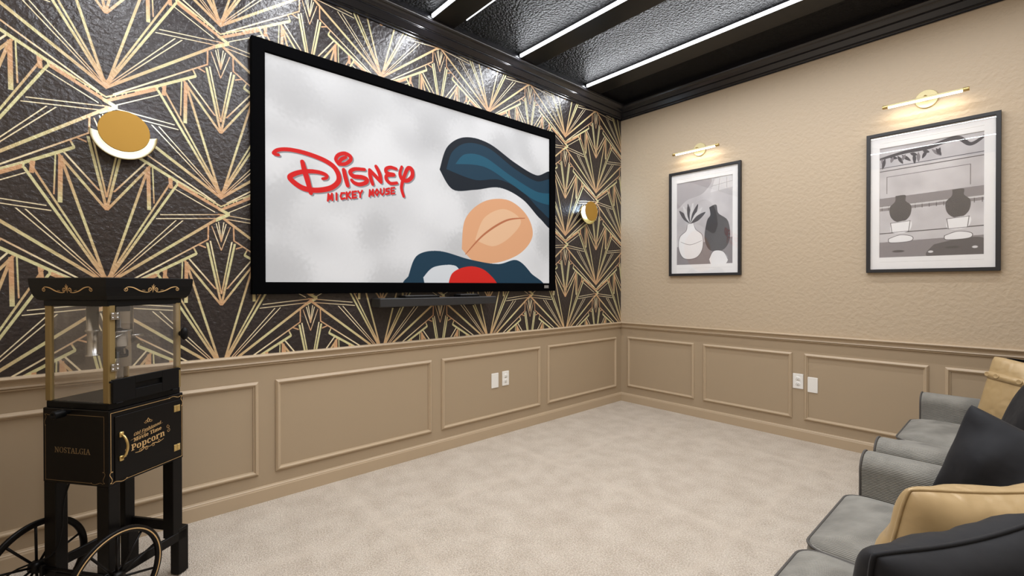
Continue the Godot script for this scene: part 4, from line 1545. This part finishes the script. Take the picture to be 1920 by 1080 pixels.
	for yy: float in [1.072, 0.892]:
		b = MB.new()
		b.smooth(1)
		for q: Vector2 in [Vector2(-0.008, 0.007), Vector2(0.008, 0.007), Vector2(-0.008, -0.007), Vector2(0.008, -0.007)]:
			b.xf = Transform3D(Basis(Vector3.RIGHT, PI / 2), Vector3(-hx + 0.020 + q.x, yy + q.y, hz + 0.006))
			b.lathe(PackedVector2Array([Vector2(0.0048, -0.001), Vector2(0.0045, 0.0015), Vector2(0.003, 0.003), Vector2(0, 0.0034)]), 14)
		b.xf = Transform3D()
		b.smooth(-1)
		b.box(Vector3(-hx + 0.020, yy, hz + 0.0055), Vector3(0.026, 0.026, 0.001))
		part("hinge", b, M.steel, gd)
	b = MB.new()
	b.smooth(1)
	b.xf = Transform3D(Basis(Vector3.RIGHT, PI / 2).scaled_local(Vector3(0.7, 1.0, 1.25)), Vector3(hx - 0.018, 0.985, hz + 0.004))
	b.lathe(PackedVector2Array([Vector2(0.008, 0), Vector2(0.008, 0.008), Vector2(0.017, 0.014), Vector2(0.021, 0.022), Vector2(0.018, 0.030), Vector2(0.009, 0.034), Vector2(0, 0.035)]), 24)
	part("door_knob", b, M.black_plastic, gd)
	# lower black flap with a hand slot
	b = MB.new()
	var fx0 := -hx + 0.006
	var fx1 := hx - 0.030
	var s0 := -0.062
	var s1 := 0.044
	for q: Array in [[fx0, s0, 0.768, 0.850], [s1, fx1, 0.768, 0.850], [s0, s1, 0.768, 0.803], [s0, s1, 0.825, 0.850]]:
		b.box(Vector3((q[0] + q[1]) / 2, (q[2] + q[3]) / 2, hz + 0.009), Vector3(q[1] - q[0], q[3] - q[2], 0.010), 0.0008)
	b.box(Vector3((s0 + s1) / 2, 0.814, hz + 0.0035), Vector3(s1 - s0 + 0.02, 0.040, 0.001))
	for q: float in [fx0 - 0.003, fx1 + 0.003]:
		b.box(Vector3(q, 0.843, hz + 0.009), Vector3(0.010, 0.007, 0.008), 0.001)
	for q: float in [fx0 + 0.02, fx1 - 0.02]:
		b.box(Vector3(q, 0.7665, hz + 0.010), Vector3(0.024, 0.004, 0.016), 0.0008)
	part("flap", b, M.black_plastic, o)
	# kettle and works inside
	b = MB.new()
	b.smooth(1)
	b.xf = Transform3D(Basis(), Vector3(0.0, 0.918, 0.0))
	b.lathe(PackedVector2Array([Vector2(0, 0.0), Vector2(0.030, 0.0), Vector2(0.030, 0.022), Vector2(0.040, 0.024), Vector2(0.043, 0.032), Vector2(0.043, 0.082), Vector2(0.046, 0.084), Vector2(0.046, 0.090), Vector2(0.02, 0.094), Vector2(0.012, 0.10), Vector2(0.012, 0.130), Vector2(0.008, 0.134), Vector2(0.006, 0.195)]), 32)
	b.smooth(-1)
	b.xf = Transform3D()
	part("kettle", b, M.steel, o)
	b = MB.new()
	b.box(Vector3(0.046, 0.985, -0.02), Vector3(0.050, 0.250, 0.004), 0.001)
	b.box(Vector3(0.028, 0.855, -0.022), Vector3(0.024, 0.180, 0.004), 0.001)
	b.box(Vector3(0.072, 1.03, -0.016), Vector3(0.003, 0.16, 0.012), 0.001)
	part("hanger_plate", b, M.steel, o)
	b = MB.new()
	b.xf = Transform3D(Basis(Vector3.BACK, -0.7), Vector3(0.070, 0.962, 0.004))
	b.box(Vector3.ZERO, Vector3(0.05, 0.004, 0.035), 0.001)
	b.xf = Transform3D()
	b.smooth(1)
	b.tube(PackedVector3Array([Vector3(0.03, 0.985, 0.03), Vector3(0.075, 0.985, 0.03)]), 0.005, 12)
	b.tube(PackedVector3Array([Vector3(-0.05, 0.985, 0.05), Vector3(0.02, 1.004, 0.03)]), 0.003, 8)
	part("spout", b, M.steel, o)
	b = MB.new()
	b.box(Vector3(-0.002, 0.918, 0.0), Vector3(0.056, 0.030, 0.056), 0.006)
	b.box(Vector3(0.005, 1.095, 0.0), Vector3(0.06, 0.03, 0.05), 0.004)
	part("heater", b, M.black_plastic, o)
	b = MB.new()
	b.smooth(1)
	b.xf = Transform3D(Basis(), Vector3(-0.072, 0.92, -0.02))
	b.lathe(PackedVector2Array([Vector2(0, 0), Vector2(0.022, 0), Vector2(0.022, 0.003), Vector2(0.016, 0.006), Vector2(0.016, 0.086), Vector2(0.022, 0.090), Vector2(0.022, 0.095), Vector2(0.018, 0.098), Vector2(0.018, 0.184), Vector2(0, 0.186)]), 28)
	part("canister", b, M.steel, o)
	# canopy
	b = MB.new()
	b.box(Vector3(0, 1.117, 0), Vector3(L - 0.004, 0.022, W - 0.004), 0.002)
	var prof := [[0.002, 1.126], [0.009, 1.130], [0.016, 1.142], [0.0205, 1.158], [0.0235, 1.175], [0.025, 1.196], [0.0255, 1.204], [0.022, 1.207]]
	for i in prof.size() - 1:
		for k in 4:
			var q := []
			for e: Vector2i in [Vector2i(i, k), Vector2i(i, k + 1), Vector2i(i + 1, k + 1), Vector2i(i + 1, k)]:
				var r: Array = prof[e.x]
				var cs := [Vector2(-1, 1), Vector2(1, 1), Vector2(1, -1), Vector2(-1, -1)]
				var c: Vector2 = cs[e.y % 4]
				q.append(Vector3(c.x * (hx + r[0]), r[1], c.y * (hz + r[0])))
			b.quad(q[0], q[1], q[2], q[3])
	b.quad_out(Vector3(-hx - 0.022, 1.207, hz + 0.022), Vector3(hx + 0.022, 1.207, hz + 0.022), Vector3(hx + 0.022, 1.207, -hz - 0.022), Vector3(-hx - 0.022, 1.207, -hz - 0.022), Vector3(0, 1.15, 0))
	b.quad_out(Vector3(-hx - 0.002, 1.126, hz + 0.002), Vector3(hx + 0.002, 1.126, hz + 0.002), Vector3(hx + 0.002, 1.126, -hz - 0.002), Vector3(-hx - 0.002, 1.126, -hz - 0.002), Vector3(0, 1.15, 0))
	var canopy := part("canopy", b, M.black_plastic, o)
	var lean := func(y: float) -> float: return 0.0205 + (y - 1.158) * 0.15
	var tof := func(p: Vector2) -> Vector3: return Vector3(p.x, 1.164 + p.y, hz + lean.call(1.164 + p.y) + 0.0006)
	var tos := func(p: Vector2) -> Vector3: return Vector3(-hx - lean.call(1.164 + p.y) - 0.0006, 1.164 + p.y, p.x)
	for f in 2:
		b = MB.new()
		var to3: Callable = tof if f == 0 else tos
		var nn := Vector3.BACK if f == 0 else Vector3.LEFT
		for s: float in [-1.0, 1.0]:
			var main := [Vector2(s * 0.012, -0.008), Vector2(s * 0.026, -0.0095), Vector2(s * 0.050, -0.004), Vector2(s * 0.074, 0.007), Vector2(s * 0.095, 0.010), Vector2(s * 0.108, 0.003)]
			scroll(b, to3, nn, main, 0.0014, 0.0042)
			scroll(b, to3, nn, curl(Vector2(s * 0.101, 0.0015), 0.0075, 0.0 if s > 0 else PI, -s * 1.3), 0.0016, 0.0024)
			scroll(b, to3, nn, curl(Vector2(s * 0.0115, 0.000), 0.0085, -PI / 2, s * 1.4), 0.0016, 0.0028)
			scroll(b, to3, nn, [Vector2(0.0, -0.010), Vector2(s * 0.001, 0.002), Vector2(s * 0.004, 0.009), Vector2(s * 0.006, 0.015)], 0.0014, 0.0034)
			scroll(b, to3, nn, [Vector2(s * 0.030, -0.003), Vector2(s * 0.042, -0.0015)], 0.0008, 0.0012)
		scroll(b, to3, nn, [Vector2(0, 0.004), Vector2(0, 0.020)], 0.0015, 0.004)
		part("scrollwork", b, M.print_gold, canopy)
	# cord
	b = MB.new()
	b.smooth(1)
	var cord := PackedVector3Array()
	for q: Vector3 in arc3([Vector3(-hx + 0.02, 0.48, -0.05), Vector3(-hx + 0.012, 0.40, -0.07), Vector3(-hx + 0.008, 0.30, -0.075), Vector3(-hx - 0.005, 0.22, -0.10), Vector3(-hx - 0.06, 0.18, -hz - 0.05), Vector3(-hx - 0.12, 0.12, -hz - 0.07), Vector3(-hx - 0.20, 0.05, -hz - 0.06), Vector3(-hx - 0.26, 0.006, -hz - 0.04)]):
		cord.append(q)
	b.tube(cord, 0.0032, 8)
	part("power_cord", b, M.black_plastic, o)


func arc3(raw: Array) -> Array:
	var o := []
	for i in raw.size() - 1:
		var p0: Vector3 = raw[maxi(i - 1, 0)]
		var p1: Vector3 = raw[i]
		var p2: Vector3 = raw[i + 1]
		var p3: Vector3 = raw[mini(i + 2, raw.size() - 1)]
		for k in 6:
			var t := k / 6.0
			o.append(0.5 * ((2.0 * p1) + (p2 - p0) * t + (2.0 * p0 - 5.0 * p1 + 4.0 * p2 - p3) * t * t + (3.0 * p1 - p0 - 3.0 * p2 + p3) * t * t * t))
	o.append(raw[raw.size() - 1])
	return o


func pin_lines(b: MB, to3: Callable, n: Vector3, x0: float, x1: float, y0: float, y1: float) -> void:
	# a thin line round the panel; two opposite corners have wavy ends with dots
	var sx := signf(x1 - x0)
	var w := 0.0016
	var g := 0.055
	var q := 0.042
	for l: Array in [[Vector2(x0, y0 + q), Vector2(x0, y1)], [Vector2(x0, y1), Vector2(x1 - sx * g, y1)], [Vector2(x1, y1 - q), Vector2(x1, y0)], [Vector2(x1, y0), Vector2(x0 + sx * g, y0)]]:
		var p3 := PackedVector3Array([to3.call(l[0]), to3.call((l[0] + l[1]) / 2), to3.call(l[1])])
		b.ribbon(p3, n, w, w, 0.0005)
	for l2: Array in [
		[Vector2(x0, y0 + q), Vector2(x0 - sx * 0.004, y0 + q * 0.8), Vector2(x0 + sx * 0.004, y0 + q * 0.35), Vector2(x0, y0 + 0.004)],
		[Vector2(x0 + sx * 0.004, y0), Vector2(x0 + sx * g * 0.3, y0 + 0.004), Vector2(x0 + sx * g * 0.7, y0 - 0.003), Vector2(x0 + sx * g, y0)],
		[Vector2(x1, y1 - q), Vector2(x1 + sx * 0.003, y1 - q * 0.7), Vector2(x1 - sx * 0.004, y1 - q * 0.3), Vector2(x1, y1 - 0.004)],
		[Vector2(x1 - sx * 0.004, y1), Vector2(x1 - sx * g * 0.3, y1 - 0.004), Vector2(x1 - sx * g * 0.7, y1 + 0.003), Vector2(x1 - sx * g, y1)]]:
		scroll(b, to3, n, l2, 0.0014, 0.0022)
	for d: Vector2 in [Vector2(x0 + sx * 0.004, y0 + q), Vector2(x0, y0 + 0.004), Vector2(x0 + sx * g, y0 + 0.001), Vector2(x1 - sx * g, y1), Vector2(x1, y1 - 0.003), Vector2(x1, y1 - q)]:
		b.ribbon(PackedVector3Array([to3.call(d - Vector2(0.0022, 0)), to3.call(d), to3.call(d + Vector2(0.0022, 0))]), n, 0.003, 0.0044, 0.0007)


func cart_wheel(o: Node3D, at: Vector3, s: float, a0: float) -> void:
	var R := 0.166
	var b := MB.new()
	b.smooth(1)
	b.xf = Transform3D(Basis(Vector3.RIGHT, PI / 2), at)
	b.lathe(PackedVector2Array([Vector2(R - 0.020, -0.007), Vector2(R - 0.003, -0.007), Vector2(R, -0.004), Vector2(R, 0.004), Vector2(R - 0.003, 0.007), Vector2(R - 0.020, 0.007), Vector2(R - 0.022, 0.0), Vector2(R - 0.020, -0.007)]), 72)
	var w := part("wheel", b, M.black_metal, o)
	b = MB.new()
	b.smooth(1)
	b.xf = Transform3D(Basis(Vector3.RIGHT, PI / 2), at + Vector3(0, 0, s * 0.0073))
	b.lathe(PackedVector2Array([Vector2(R - 0.0135, -0.0006), Vector2(R - 0.0095, -0.0006), Vector2(R - 0.0095, 0.0006), Vector2(R - 0.0135, 0.0006), Vector2(R - 0.0135, -0.0006)]), 72)
	part("gold_line", b, M.print_gold, w)
	for k in 10:
		var a := a0 + TAU * k / 10.0
		var d := Vector3(cos(a), sin(a), 0)
		b = MB.new()
		b.smooth(1)
		b.tube(PackedVector3Array([at + d * 0.018, at + d * (R - 0.018)]), 0.0042, 8)
		part("spoke", b, M.black_metal, w)
	b = MB.new()
	b.smooth(1)
	b.xf = Transform3D(Basis(Vector3.RIGHT, PI / 2), at)
	b.lathe(PackedVector2Array([Vector2(0, -0.018), Vector2(0.014, -0.018), Vector2(0.022, -0.012), Vector2(0.022, 0.012), Vector2(0.014, 0.018), Vector2(0, 0.018)]), 24)
	part("hub", b, M.black_metal, w)
